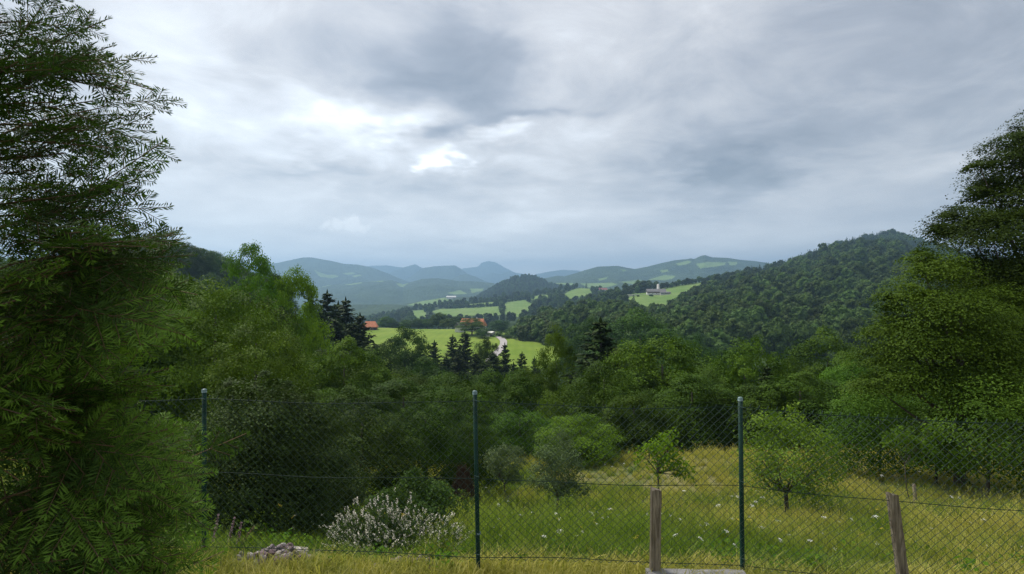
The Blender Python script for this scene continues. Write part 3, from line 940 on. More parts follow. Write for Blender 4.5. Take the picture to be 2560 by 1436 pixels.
YG, MG, DG, OL, BG = (1.55, 1.5, 0.9), (1.0, 1.0, 1.0), (0.72, 0.76, 0.66), (1.25, 1.1, 0.85), (0.75, 0.85, 0.85)
MIDTREES = [
    # left side, behind the yew
    ('tall', 0, 625, 640, 46, 170, (1.6, 1.75, 0.85), 'tall yellow-green tree with a rounded top, highest at the left skyline'),
    ('tall', 1, 738, 700, 50, 150, (2.2, 2.4, 0.9), 'slender bright lime-green tree standing in front of the dark spruces on the left'),
    ('thicket', 0, 540, 690, 24, 280, (1.2, 1.2, 0.8), 'mid-green leafy tree just behind the yew at the left end of the fence'),
    ('thicket', 1, 640, 800, 20, 250, (1.15, 1.15, 0.8), 'dull green leafy tree below the tall yellow-green one, above the fence'),
    ('round', 0, 690, 686, 75, 90, DG, 'dark leafy tree between the yellow-green tree and the lime-green tree'),
    ('tall', 2, 700, 850, 34, 150, (1.3, 1.35, 0.75), 'light green tree at the foot of the slender lime-green tree'),
    ('round', 1, 860, 862, 36, 225, (1.25, 1.15, 0.75), 'broad olive-green beech with an upright feathery top, left of the middle'),
    ('spruce', 0, 818, 724, 112, 192, DG, 'tallest dark spruce of the clump left of the orange-roofed barn'),
    ('spruce', 1, 864, 742, 116, 183, DG, 'dark spruce just right of the tallest one, left of the barn'),
    ('spruce', 2, 776, 722, 120, 122, DG, 'dark spruce half hidden behind the slender lime-green tree'),
    ('spruce', 0, 900, 782, 108, 192, DG, 'lowest dark spruce at the right edge of the clump beside the barn field'),
    ('spruce', 1, 838, 790, 100, 192, DG, 'dark spruce in front of the tallest spruces, left of the barn'),
    ('spruce', 2, 846, 752, 122, 200, DG, 'dark spruce filling the gap between the two tallest of the clump'),
    ('spruce', 0, 800, 772, 104, 180, DG, 'dark spruce at the left front of the clump beside the lime-green tree'),
    ('spruce', 1, 880, 800, 100, 190, DG, 'dark spruce at the right front of the clump before the field'),
    ('round', 2, 800, 850, 90, 120, DG, 'dark leafy tree at the foot of the spruce clump'),
    ('spruce', 2, 702, 690, 130, 87, DG, 'small dark spruce tip on the left skyline above the lime-green tree'),
    # middle
    ('round', 3, 1012, 822, 125, 150, (0.62, 0.72, 0.6), 'large dark round tree standing in front of the bright field'),
    ('round', 0, 945, 872, 90, 130, (0.6, 0.7, 0.62), 'dark leafy tree left of the large round tree before the field'),
    ('round', 1, 1060, 905, 85, 190, (0.55, 0.66, 0.55), 'dark leafy tree below the large round tree in the middle'),
    ('thicket', 2, 985, 930, 60, 190, (0.62, 0.74, 0.6), 'dark bushy tree between the olive beech and the middle of the hollow'),
    ('spruce', 0, 1086, 850, 150, 108, DG, 'leftmost spruce of the row standing before the bright field'),
    ('spruce', 1, 1132, 836, 150, 122, DG, 'tall spruce second from left in the row before the bright field'),
    ('spruce', 2, 1162, 826, 146, 147, DG, 'tallest spruce of the row before the bright field, below the farmhouse'),
    ('round', 2, 1216, 846, 140, 80, (0.7, 0.75, 0.65), 'leafy tree among the spruces just left of the winding road'),
    ('spruce', 0, 1262, 856, 135, 105, DG, 'narrow spruce just below the end of the winding road'),
    ('spruce', 1, 1305, 878, 130, 108, DG, 'dark spruce right of the road end before the field'),
    ('spruce', 2, 1336, 890, 128, 77, DG, 'small spruce at the right end of the row before the field'),
    ('spruce', 1, 1232, 880, 132, 140, DG, 'dark bushy spruce below the left side of the winding road'),
    ('spruce', 0, 1190, 880, 128, 122, DG, 'dark spruce low in the middle of the row before the field'),
    ('spruce', 2, 1116, 890, 126, 122, DG, 'low dark spruce in front of the row before the field'),
    ('spruce', 1, 1060, 882, 122, 120, DG, 'low dark spruce at the left start of the row before the field'),
    ('spruce', 2, 1146, 878, 124, 130, DG, 'dark spruce in front of the tallest spruces before the field'),
    ('spruce', 0, 1284, 905, 118, 120, DG, 'low dark spruce below the end of the road'),
    ('spruce', 1, 1210, 905, 112, 130, DG, 'dark spruce lowest in the middle of the row before the field'),
    ('spruce', 2, 1345, 915, 116, 110, DG, 'low dark spruce at the far right of the row before the field'),
    ('round', 3, 1120, 935, 52, 190, (0.85, 0.92, 0.75), 'grey-green leafy tree above the middle fence post, left one of two'),
    ('round', 0, 1232, 930, 50, 170, (0.95, 1.0, 0.75), 'mid-green leafy tree just right of the middle fence post'),
    ('tall', 0, 1040, 958, 44, 190, (0.9, 0.95, 0.72), 'green leafy tree left of the middle fence post beneath the dark trees'),
    ('tall', 2, 1392, 846, 52, 135, (1.35, 1.4, 0.8), 'airy light green tree with a bare grey trunk, left of the big spruce'),
    ('tall', 1, 1320, 940, 48, 120, (1.1, 1.15, 0.75), 'green leafy tree below the small spruces at the right of the row'),
    # right of the middle
    ('spruce', 1, 1502, 792, 50, 320, (0.8, 0.85, 0.8), 'big dark spruce standing alone right of the middle, in front of the woods'),
    ('round', 1, 1600, 788, 150, 260, (0.72, 0.82, 0.7), 'broad dark green beech crown behind the big spruce'),
    ('round', 2, 1470, 800, 170, 160, (0.62, 0.75, 0.65), 'dark round tree behind and left of the big spruce'),
    ('round', 3, 1720, 845, 130, 160, (0.7, 0.8, 0.7), 'dark green tree peeping over between the two lit beeches'),
    ('round', 0, 1655, 848, 42, 290, (1.3, 1.25, 0.75), 'wide sunlit beech right of the big spruce'),  # brighter tint puts the sunlit look into the crown colour
    ('round', 3, 1862, 850, 43, 215, (1.2, 1.15, 0.72), 'sunlit beech with a domed top behind the right fence post'),  # lit look of the dome painted by the raised tint
    ('thicket', 1, 1760, 920, 38, 170, (0.9, 0.95, 0.7), 'shaded leafy tree between the two sunlit beeches'),  # duller tint stands for the shade between the beeches
    ('round', 2, 1975, 900, 52, 150, (1.0, 1.05, 0.75), 'small round leafy tree right of the domed beech'),
    ('round', 1, 2070, 838, 62, 220, (1.0, 1.0, 0.7), 'rounded leafy tree left of the large tree on the right edge'),
    ('thicket', 0, 2130, 900, 34, 170, (0.95, 1.05, 0.7), 'leafy thicket in front of the rounded tree, left of the right-hand tree'),
    ('thicket', 2, 1560, 960, 36, 170, (0.8, 0.88, 0.7), 'dark leafy thicket below the wide sunlit beech'),
    ('thicket', 1, 1410, 960, 36, 170, (1.05, 1.15, 0.72), 'green leafy thicket below the airy light green tree'),
    ('thicket', 0, 1160, 990, 34, 190, (0.8, 0.9, 0.72), 'dull green thicket behind the middle fence post'),
    ('thicket', 2, 900, 985, 30, 190, (0.8, 0.88, 0.7), 'dull green thicket under the olive-green beech'),
    ('thicket', 1, 760, 960, 26, 230, (0.95, 1.0, 0.72), 'green thicket above the fence between the left and middle posts'),
    ('round', 0, 1010, 955, 26, 260, (0.6, 0.68, 0.52), 'dark leafy tree with hanging boughs behind the rambling shrub'),
    ('tall', 2, 1135, 985, 23, 220, (0.65, 0.75, 0.55), 'dark leafy tree with low boughs just left of the middle fence post'),
    ('round', 1, 885, 975, 23, 220, (0.55, 0.62, 0.5), 'dark leafy tree with low boughs right of the big grey-green bush'),
    ('round', 0, 1730, 940, 31, 260, (0.8, 0.85, 0.65), 'shadowy thicket at the far edge of the meadow beyond the pear tree'),  # this and the next three: forest-edge shade put into the leaf tint
    ('round', 2, 1880, 965, 30, 230, (0.7, 0.76, 0.6), 'shadowy thicket at the far edge of the meadow behind the right fence post'),
    ('round', 1, 2000, 940, 29, 250, (0.8, 0.88, 0.62), 'shadowy thicket at the meadow edge behind the round apple tree'),
    ('round', 3, 1585, 985, 29, 190, (0.75, 0.82, 0.62), 'shadowy thicket at the meadow edge left of the pear tree'),
    ('thicket', 2, 1300, 1020, 25, 190, (0.85, 0.95, 0.7), 'green thicket at the meadow edge behind the two small grey-green trees'),
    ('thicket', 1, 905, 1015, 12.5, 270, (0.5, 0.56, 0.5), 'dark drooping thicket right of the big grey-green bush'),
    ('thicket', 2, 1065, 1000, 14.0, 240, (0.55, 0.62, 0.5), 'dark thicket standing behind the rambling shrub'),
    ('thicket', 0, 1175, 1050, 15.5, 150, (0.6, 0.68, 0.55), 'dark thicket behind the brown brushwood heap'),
    ('thicket', 0, 1700, 1030, 37, 300, (0.4, 0.46, 0.42), 'deep shadowy thicket under the trees beyond the pear tree'),  # last three deep ones: leaf colour darkened to paint the shade under the crowns
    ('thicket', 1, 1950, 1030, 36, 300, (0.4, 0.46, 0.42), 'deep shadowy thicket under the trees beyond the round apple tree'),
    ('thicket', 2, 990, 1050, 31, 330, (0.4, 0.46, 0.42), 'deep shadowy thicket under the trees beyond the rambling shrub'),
    ('thicket', 1, 1450, 1035, 22, 200, (1.25, 1.45, 0.7), 'bright green rounded bush at the far edge of the meadow'),
]
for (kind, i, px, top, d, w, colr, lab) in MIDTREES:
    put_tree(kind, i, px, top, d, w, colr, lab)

# the rest of the wood in the hollow: sites kept below what stands behind them
LIM = np.array([(0, 640), (430, 640), (600, 700), (700, 760), (790, 860), (900, 880), (950, 905), (1330, 930), (1380, 890), (1500, 890), (1560, 850), (1700, 880), (1900, 900),
                (2050, 880), (2150, 860), (2300, 800), (2560, 700)], float)
n = 0
tries = 0
placed = []
while n < 95 and tries < 5000:
    tries += 1
    u = rt.uniform(-0.72, 0.85)
    d = 30 * (210 / 30) ** rt.uniform(0, 1)
    px = CX + F * u
    x = u * d
    if any((x - a) ** 2 + (d - b) ** 2 < 30 for a, b in placed):
        continue
    zb = float(ground(x, d)) - 0.3
    H = rt.uniform(9, 15)
    top = CY + F * (CZ - zb - H) / d
    lim = np.interp(px, LIM[:, 0], LIM[:, 1]) + 12
    if top < lim:
        H = CZ - (lim - CY) * d / F - zb
        if H < 5:
            continue
        top = lim
    py_base = CY + F * (CZ - zb) / d
    fx = inside(np.array([px]), np.array([py_base]), NEAR_FIELDS[0])[0]
    if fx and d > 170:
        continue
    placed.append((x, d))
    con = rt.uniform() < 0.12
    W = H * rt.uniform(0.55, 0.8) * (0.6 if con else 1)
    sh = rt.uniform(0.65, 1.05)
    side = 'left' if px < 950 else ('middle' if px < 1500 else 'right')
    lib = PS if con else (PK if n % 3 else PB)
    lab = ('dark spruce' if con else 'leafy tree') + ' in the dense wood of the hollow, ' + {'left': 'towards the left of the fence', 'middle': 'behind the middle of the fence', 'right': 'below the steep hill on the right'}[side]
    tree('spruce_tree' if con else 'leafy_tree', lib[n % len(lib)], 4.1 if con else 2.85, (x, d, zb), W, H, lab,
         (sh * rt.uniform(0.9, 1.15), sh, sh * 0.75), 'trees of the wood in the hollow')
    n += 1

# wood on the left-hand rise behind the yew
pts = []
while len(pts) < 60:
    u = rt.uniform(-0.80, -0.44)
    d = rt.uniform(110, 300)
    x = u * d
    if any((x - a) ** 2 + (d - b) ** 2 < 45 for a, b in pts):
        continue
    zb = float(ground(x, d)) - 0.3
    px = CX + F * u
    H = rt.uniform(9, 14)
    lim = np.interp(px, [200, 430, 480, 530, 590, 640, 700], [580, 602, 612, 634, 668, 690, 700])
    top = CY + F * (CZ - zb - H) / d
    if top < lim:
        H = CZ - (lim - CY) * d / F - zb
        if H < 4:
            continue
    pts.append((x, d))
    tree('leafy_tree', PB[len(pts) % 4], 2.85, (x, d, zb), H * 0.75, H, 'dark leafy tree in the wood on the left-hand rise behind the yew', (0.6, 0.66, 0.6), 'trees on the left-hand rise')

for k, px in enumerate(np.arange(372, 712, 19)):
    top = np.interp(px, [200, 430, 480, 530, 590, 640, 700], [585, 602, 610, 630, 662, 682, 696]) + rt.uniform(-3, 5)
    put_tree('round', k, px, top, rt.uniform(205, 245), rt.uniform(62, 90), (rt.uniform(.6, .85), rt.uniform(.68, .85), .62), 'dark leafy tree along the skyline of the left-hand rise', group='skyline trees of the left-hand rise')

# the same wood goes on beyond both edges of the picture
sw = []
rw2 = np.random.default_rng(83)
while len(sw) < 420:
    u = rw2.uniform(-1.5, -.66) if rw2.uniform() < .6 else rw2.uniform(.9, 1.6)
    d = 26 * (320 / 26) ** rw2.uniform(0, 1)
    x = u * d
    zb = float(ground(x, d)) - .3
    H = rw2.uniform(8, 14)
    zmax = CZ - (640 - CY) * d / F
    H = min(H, zmax - zb)
    if H < 4:
        continue
    sw.append((x, d, zb, H * rw2.uniform(.32, .42), H / 2.85))
sw = np.array(sw)
scatter('side_wood', sw[:, :3], rw2.uniform(0, 6.28, len(sw)), sw[:, [3, 3, 4]], rw2.integers(0, 4, len(sw)), [proto_obj('side_tree_shape', PK[k % 3][0] if k < 3 else PB[0][0]) for k in range(4)],
        label='dense leafy wood beyond the edges of the garden', cat='wood')


# ------------------------------------------------------------------ farm buildings, road, hedges
M_TILE = plain_mat('clay_tile', (0.42, 0.13, 0.06), (0.55, 0.22, 0.11), 1.2, 0.85)
M_GREYROOF = plain_mat('fibre_cement_roof', (0.13, 0.125, 0.125), (0.20, 0.19, 0.19), 0.8, 0.85)
M_REDROOF = plain_mat('old_red_roof', (0.22, 0.09, 0.08), (0.30, 0.14, 0.12), 0.8, 0.85)
M_WHITE = plain_mat('white_render', (0.62, 0.60, 0.56), (0.75, 0.73, 0.70), 0.6, 0.9)
M_BOARD = plain_mat('brown_boards', (0.10, 0.055, 0.035), (0.17, 0.10, 0.06), 2.0, 0.85, (1, 1, 0.1))
M_DARK = plain_mat('dark_opening', (0.02, 0.02, 0.022), (0.03, 0.03, 0.033), 2.0, 0.6)
M_PANE = plain_mat('window_pane', (0.03, 0.035, 0.045), (0.05, 0.055, 0.065), 2.0, 0.1)
M_CONC = plain_mat('pale_concrete', (0.45, 0.44, 0.40), (0.58, 0.57, 0.53), 0.8, 0.9)


def roof_mesh(L, Wd, h, ov, hip, mat):
    """pitched roof with overhang and thickness, long side along x; hip = share of each end that slopes"""
    a, b = L / 2 + ov, Wd / 2 + ov
    r_ = a - hip
    t = 0.25
    drop = -ov * h / (Wd / 2)
    v = [(-a, -b, drop), (a, -b, drop), (a, b, drop), (-a, b, drop), (-r_, 0, h), (r_, 0, h)]
    v2 = [(x, y, z + t) for x, y, z in v]
    V = v + v2
    Fq = [(0, 1, 5, 4), (2, 3, 4, 5), (6, 7, 11, 10), (8, 9, 10, 11), (0, 1, 7, 6), (2, 3, 9, 8), (1, 2, 8, 7), (3, 0, 6, 9)]
    Ft = [(1, 2, 5), (3, 0, 4), (7, 8, 11), (9, 6, 10)]
    mb = MB()
    mb.add(V, Fq)
    mb.Fs.setdefault(3, []).append(np.array(Ft))
    return mb.mesh('roof', mat)


def house(name, base, rz, L, Wd, wh, rh, wall, roof, label, hip=0.0, ov=0.6, wins=3, door=True, chimney=False, gable=None, cat='building', upper=None):
    root = obj(name, None, loc=base, label=label, cat=cat)
    root.rotation_euler = (0, 0, rz)
    mb = MB().box((-L / 2, -Wd / 2, -1.0), (L / 2, Wd / 2, wh))
    if hip < 0.5:
        for s in (-1, 1):
            x = s * (L / 2 - 0.01)
            mb.add([(x, -Wd / 2, wh), (x, Wd / 2, wh), (x, 0, wh + rh * 0.98)], [(0, 1, 2)])
    obj('wall', mb.mesh('wall', wall), root)
    ro = obj('roof', roof_mesh(L, Wd, rh, ov, hip, roof), root)
    ro.location = (0, 0, wh)
    if chimney:
        obj('chimney', MB().box((L * 0.15, -0.4, rh * 0.5), (L * 0.15 + 0.8, 0.4, rh + 1.0)).mesh('chimney', M_WHITE), ro)
    if upper is not None:
        obj('upper_boards_or_shade', MB().box((-L / 2 - .05, -Wd / 2 - 0.06, wh * 0.52), (L / 2 + .05, -Wd / 2 + 0.1, wh)).mesh('upper_boards_or_shade', upper), root)
    for i in range(wins):
        x = -L / 2 + L * (i + 0.5) / wins
        w_ = obj('window', MB().box((x - 0.6, -Wd / 2 - 0.09, wh * 0.22), (x + 0.6, -Wd / 2 + 0.05, wh * 0.48)).mesh('window', M_WHITE), root)
        obj('pane', MB().box((x - 0.48, -Wd / 2 - 0.12, wh * 0.22 + .12), (x + 0.48, -Wd / 2 - 0.1, wh * 0.48 - .12)).mesh('pane', M_PANE), w_)
    if door:
        obj('door', MB().box((L * 0.27, -Wd / 2 - 0.1, -0.5), (L * 0.27 + 1.8, -Wd / 2 + 0.05, wh * 0.62)).mesh('door', M_DARK), root)
    return root


def gpt(px, py, d0=150, d1=700):
    d = np.linspace(d0, d1, 1500)
    x = (px - CX) * d / F
    y = CY + F * (CZ - ground(x, d)) / d
    k = np.argmax(y <= py) if (y <= py).any() else int(np.argmin(y))
    return np.array([x[k], d[k], ground(x[k], d[k])])


def gat(px, d):
    x = (px - CX) * d / F
    return np.array([x, d, float(ground(x, d))])


b = gat(926, 388)
house('barn', b, math.radians(8), 9.6, 7.5, 2.6, 3.4, M_BOARD, M_TILE, 'small barn with an orange hipped tile roof at the left end of the field', hip=2.0, ov=0.7, wins=1)
b = gat(1182, 385)
house('farmhouse', b, math.radians(-14), 18, 9, 4.2, 4.6, M_WHITE, M_TILE, 'farmhouse with an orange tile roof half hidden by trees above the road', hip=1.2, wins=5, chimney=True)
b = gat(1150, 372)
house('white_annex', b, math.radians(60), 6.5, 4.5, 4.0, 2.6, M_WHITE, M_GREYROOF, 'small white gabled annex at the left end of the farmhouse', wins=2, door=False)
b = gat(1225, 345)
house('garage', b, math.radians(-30), 5.5, 4.5, 2.6, 0.5, M_WHITE, M_WHITE, 'small white garage at the top of the winding road', wins=0)

# the road up to the farm
rp = np.array([(1222, 836, 0), (1236, 839, 0), (1250, 845, 0), (1259, 853, 0), (1259, 862, 0), (1252, 872, 0), (1243, 882, 0), (1232, 894, 0), (1222, 906, 0)], float)
path = np.array([gpt(a, b_) for a, b_, _ in rp])
tt_ = np.linspace(0, len(path) - 1, 60)
path = np.stack([np.interp(tt_, np.arange(len(path)), path[:, k]) for k in range(3)], -1)
for _ in range(6):
    path[1:-1] = (path[:-2] + path[1:-1] * 2 + path[2:]) / 4
tg = unit(np.gradient(path, axis=0))
sd_ = np.stack([tg[:, 1], -tg[:, 0], 0 * tg[:, 0]], -1)
rows = [path + sd_ * w_ for w_ in np.linspace(-2.1, 2.1, 5)]
RV = np.stack(rows, 1)
RV[..., 2] = ground(RV[..., 0], RV[..., 1]) + 0.30
n5 = 5
ii = (np.arange(59)[:, None] * n5 + np.arange(4)[None]).ravel()
M_ROAD = plain_mat('pale_asphalt', (0.30, 0.28, 0.27), (0.40, 0.37, 0.36), 0.4, 0.9)
obj('road', mesh_np('road', RV.reshape(-1, 3), np.stack([ii, ii + 1, ii + n5 + 1, ii + n5], -1), M_ROAD, smooth=True), kind='structure')

# trees round the farm and the field edge
for k, (px, top, d, w, colr, lab) in enumerate([
        (1180, 796, 350, 66, (1.05, 1.0, .8), 'round leafy tree standing right in front of the farmhouse'),
        (1205, 822, 335, 40, (.9, .95, .8), 'small leafy tree at the foot of the farmhouse beside the garage'),
        (1097, 782, 420, 48, (.85, .9, .8), 'tallest leafy tree behind the field between barn and farmhouse'),
        (1122, 796, 410, 44, (.95, .9, .75), 'leafy tree left of the white annex at the field edge'),
        (1068, 798, 425, 40, (.8, .9, .8), 'leafy tree behind the middle of the field, left of the tallest one'),
        (1046, 797, 425, 44, (.7, .8, .75), 'dark leafy tree at the far field edge, third from the barn'),
        (1016, 800, 425, 36, (.9, 1.0, .8), 'pale green tree at the far field edge, second from the barn'),
        (965, 792, 430, 44, (.9, 1.0, .8), 'pale green leafy tree just right of the barn'),
        (985, 803, 430, 30, (.8, .9, .8), 'small leafy tree at the far field edge right of the barn'),
        (1146, 790, 430, 40, (.7, .8, .7), 'dark tree behind the white annex'),
        (1268, 838, 330, 30, (.75, .8, .7), 'small leafy tree on the outer side of the road bend'),
        (1290, 815, 400, 44, (.8, .85, .75), 'leafy tree behind the road bend'),
        (1325, 805, 400, 55, (.75, .85, .75), 'broad leafy tree at the right end of the far field edge'),
        (1355, 815, 390, 50, (.85, .95, .8), 'leafy tree above the right-hand part of the field'),
        (1385, 822, 380, 44, (.95, 1.05, .8), 'light green tree at the right end of the field'),
        (1248, 800, 430, 50, (.6, .7, .65), 'dark tree behind the farmhouse roof on its right')]):
    put_tree('round', k, px, top, d, w, colr, lab)

# the white farm on the hill
def farm_at(px, py):
    p = FARMH.hit(px, py)
    return p


b = farm_at(1640, 737)
house('hill_farmhouse', b, math.radians(-6), 27, 10, 4.6, 3.6, M_WHITE, M_GREYROOF, 'long white farmhouse with a grey roof and dark boards on the hill', hip=0.0, wins=5, upper=M_BOARD)
b = farm_at(1662, 737)
house('farm_shed', b, math.radians(4), 15, 7, 3.0, 0.9, M_CONC, M_GREYROOF, 'low open shed at the right end of the hill farm', wins=0, upper=M_DARK, door=False)  # dark slab across the front paints the shade inside the open shed
b = farm_at(1648, 733)
si = obj('silo', None, loc=b + np.array([0, 6, 0]), label='tall pale round silo rising behind the hill farm', cat='silo')
obj('shell', MB().tube([(0, 0, -1), (0, 0, 12.5)], 1.9, 20).mesh('shell', M_CONC, True), si)
obj('dome', MB().tube([(0, 0, 12.5), (0, 0, 13.3), (0, 0, 13.9)], [1.95, 1.5, 0.2], 20).mesh('dome', M_CONC, True), si)
b = farm_at(1585, 739)
yw = obj('yard_wall', None, loc=b, label='pale low yard walls stepping down left of the hill farm', cat='wall')
for (x0, y0, x1, y1, h) in ((-9, 0, 8, 1.0, 1.6), (-12, -6, 2, -5, 1.4), (6, 2, 22, 3, 1.8)):
    obj('wall_length', MB().box((x0, y0, -1.5), (x1, y1, h)).mesh('wall_length', M_CONC), yw)
b = MIDF.hit(1500, 731)
house('red_roof_farm', b, math.radians(5), 34, 12, 6, 4.5, M_WHITE, M_REDROOF, 'far white farm with a dull red roof beyond the round wooded hill', wins=4)
b = VALF.hit(1128, 747)
house('valley_house', b, math.radians(5), 40, 14, 7, 4, M_WHITE, M_WHITE, 'far long white building on the valley floor meadow', wins=4)


def far_tree(px, py, ridge, w, h, lab, con=False, grp=None, dz=0):
    p = ridge.hit(px, py)
    o = obj('field_tree' if not con else 'spruce_tree', (FAR_C if con else FAR_B)[int(rt.integers(0, 3))], label=lab, cat='tree', group=grp)
    o.location = p + np.array([0, 0, -0.5 + dz])
    o.scale = (w, w, h)
    o.rotation_euler = (0, 0, rt.uniform(0, 6))


for k, t in enumerate(np.linspace(0, 1, 26)):
    px = 1655 + t * 175
    py = np.interp(px, [1655, 1700, 1765, 1830], [722, 713, 703, 690])
    far_tree(px + rt.uniform(-2, 2), py + 1, FARMH, rt.uniform(3.0, 4.8), rt.uniform(2.6, 4.2), 'leafy tree in the hedge along the top of the hill-farm meadow', grp='hedge above the hill farm')
for px, py, w, h, lab in ((1592, 732, 6.5, 5.5, 'dark broad tree left of the hill farmhouse'), (1607, 730, 8, 6.5, 'largest dark tree behind the left end of the hill farmhouse'),
                          (1622, 728, 6, 5, 'tree behind the roof of the hill farmhouse'), (1575, 738, 5, 4, 'small dark tree at the left of the hill-farm yard'),
                          (1560, 742, 5, 4.5, 'leafy tree at the lower left corner of the hill-farm meadow')):
    far_tree(px, py, FARMH, w, h, lab)
far_tree(1584, 760, FARMH, 2.6, 3.4, 'lone small spruce at the left of the hill-farm meadow', True, dz=1)
far_tree(1595, 742, FARMH, 2.2, 1.0, 'low round bush in front of the yard walls')
far_tree(1628, 741, FARMH, 3.2, 1.2, 'low dark bush in front of the hill farmhouse')
for k, (poly, nn) in enumerate([([(1115, 772), (1180, 770), (1250, 765)], 18), ([(1252, 766), (1256, 786)], 8), ([(1078, 800), (1160, 801), (1215, 798)], 12), ([(1258, 758), (1310, 749)], 8),
                                ([(1338, 768), (1380, 752), (1408, 746)], 12), ([(1150, 762), (1240, 754)], 10)]):
    poly = np.array(poly, float)
    s = np.linspace(0, len(poly) - 1, nn)
    for a in s:
        far_tree(np.interp(a, np.arange(len(poly)), poly[:, 0]) + rt.uniform(-2, 2), np.interp(a, np.arange(len(poly)), poly[:, 1]) + rt.uniform(-.5, .5), MIDF,
                 rt.uniform(3.5, 6), rt.uniform(2.2, 4), 'small dark tree in a hedge between the far bright fields', grp='hedges between the far fields')

# ------------------------------------------------------------------ meadow ground and grass
def meadow_mat(name, blade):
    m, N = mat_new(name)
    out = N.n('ShaderNodeOutputMaterial')
    g = N.n('ShaderNodeNewGeometry')
    mp = N.n('ShaderNodeMapping')
    mp.inputs['Scale'].default_value = (1.0, 0.75, 0.0)
    N.link(g.outputs['Position'], mp.inputs[0])
    n1 = N.noise(mp.outputs[0], 0.42, 4, 0.6, 0.6)
    n2 = N.noise(mp.outputs[0], 2.2, 3, 0.6)
    sp = N.n('ShaderNodeSeparateXYZ')
    N.link(g.outputs['Position'], sp.inputs[0])
    # drier towards the right and along the fence strip
    dry = N.m('ADD', N.m('ADD', N.m('MULTIPLY', N.m('SUBTRACT', n1, 0.5), 1.7), N.m('MULTIPLY', N.m('SUBTRACT', n2, 0.5), 0.5)),
              N.m('ADD', N.rng(sp.outputs[0], -1.5, 7.0, -0.02, 0.22), N.rng(sp.outputs[1], 4.3, 4.9, 0.35, 0.0)))
    dry = N.m('ADD', dry, N.rng(sp.outputs[1], 9.0, 22.0, 0.0, 0.22))
    dry = N.rng(dry, -0.03, 0.44)
    if blade:
        at = N.n('ShaderNodeAttribute', attribute_name='tint')
        gr = N.mix(at.outputs['Fac'], (0.074, 0.145, 0.016), (0.235, 0.310, 0.045))
        st = N.mix(at.outputs['Fac'], (0.21, 0.235, 0.034), (0.58, 0.50, 0.15))
    else:
        gr = N.mix(n2, (0.028, 0.055, 0.012), (0.06, 0.10, 0.018))
        st = N.mix(n2, (0.10, 0.11, 0.03), (0.20, 0.165, 0.06))
    col = N.mix(dry, gr, st)
    b = N.n('ShaderNodeBsdfPrincipled')
    b.inputs['Roughness'].default_value = 0.6
    b.inputs['Specular IOR Level'].default_value = 0.2
    N.link(col, b.inputs['Base Color'])
    if blade:
        tr = N.n('ShaderNodeBsdfTranslucent')
        N.link(N.mix(1.0, col, (1.2, 1.25, 0.7), 'MULTIPLY'), tr.inputs[0])
        mx = N.n('ShaderNodeMixShader')
        mx.inputs[0].default_value = 0.42
        N.link(b.outputs[0], mx.inputs[1])
        N.link(tr.outputs[0], mx.inputs[2])
        N.link(mx.outputs[0], out.inputs[0])
    else:
        N.link(b.outputs[0], out.inputs[0])
    return m


M_SOIL = meadow_mat('meadow_soil', False)
M_BLADE = meadow_mat('grass_blade', True)
us2 = np.linspace(-2.2, 2.2, 200)
xs = np.linspace(-60, 60, 200)
ys = np.concatenate([np.linspace(-40, 0, 12, endpoint=False), np.linspace(0, 24, 90)])
X, Y = np.meshgrid(xs, ys)
Vm = np.stack([X, Y, ground(X, Y)], -1).reshape(-1, 3)
nn = len(xs)
ii = (np.arange(len(ys) - 1)[:, None] * nn + np.arange(nn - 1)[None]).ravel()
obj('meadow', mesh_np('meadow', Vm, np.stack([ii, ii + 1, ii + nn + 1, ii + nn], -1), M_SOIL, smooth=True), kind='structure')


def grass_tuft(seed, nb=42, h=(0.18, 0.48), rad=0.17, wid=0.007, heads=5, lean=0.5):
    r = np.random.default_rng(seed)
    V, q, t = [], [], []
    k = 0
    for i in range(nb):
        a = r.uniform(0, 6.28)
        p0 = np.array([math.cos(a), math.sin(a), 0]) * rad * math.sqrt(r.uniform(0, 1))
        head = i < heads
        H = r.uniform(*h) * (1.35 if head else 1)
        b = r.uniform(0, 6.28)
        ld = np.array([math.cos(b), math.sin(b), 0]) * H * r.uniform(0.05, lean) * (0.5 if head else 1)
        sd = np.array([-math.sin(b), math.cos(b), 0])
        w = wid * r.uniform(0.6, 1.3) * (0.35 if head else 1)
        tv = r.uniform(0, 0.75)
        rows_ = []
        for s, ww in ((0, 1), (0.45, 0.85), (0.8, 0.5), (1.0, 0.12)):
            c = p0 + ld * s * s + np.array([0, 0, H * (s - 0.12 * s * s)])
            rows_ += [c - sd * w * ww, c + sd * w * ww]
        V += rows_
        t += [tv * 0.7] * 2 + [tv] * 2 + [min(1, tv + 0.12)] * 4
        for j in range(3):
            q.append((k + 2 * j, k + 2 * j + 1, k + 2 * j + 3, k + 2 * j + 2))
        k += 8
        if head:
            c = p0 + ld + np.array([0, 0, H * 0.88])
            for e in range(7):
                o_ = np.array([r.normal() * 0.010, r.normal() * 0.010, e * 0.012])
                d_ = np.array([r.normal(), r.normal(), 1.2]); d_ /= np.linalg.norm(d_)
                s_ = np.cross(d_, [r.normal(), r.normal(), 0.1]); s_ /= np.linalg.norm(s_)
                V += [c + o_, c + o_ + d_ * .012 + s_ * .004, c + o_ + d_ * .026, c + o_ + d_ * .012 - s_ * .004]
                q.append((k, k + 1, k + 2, k + 3)); t += [1.0] * 4; k += 4
    return mesh_np('tuft', np.array(V), np.array(q), M_BLADE, np.array(t))


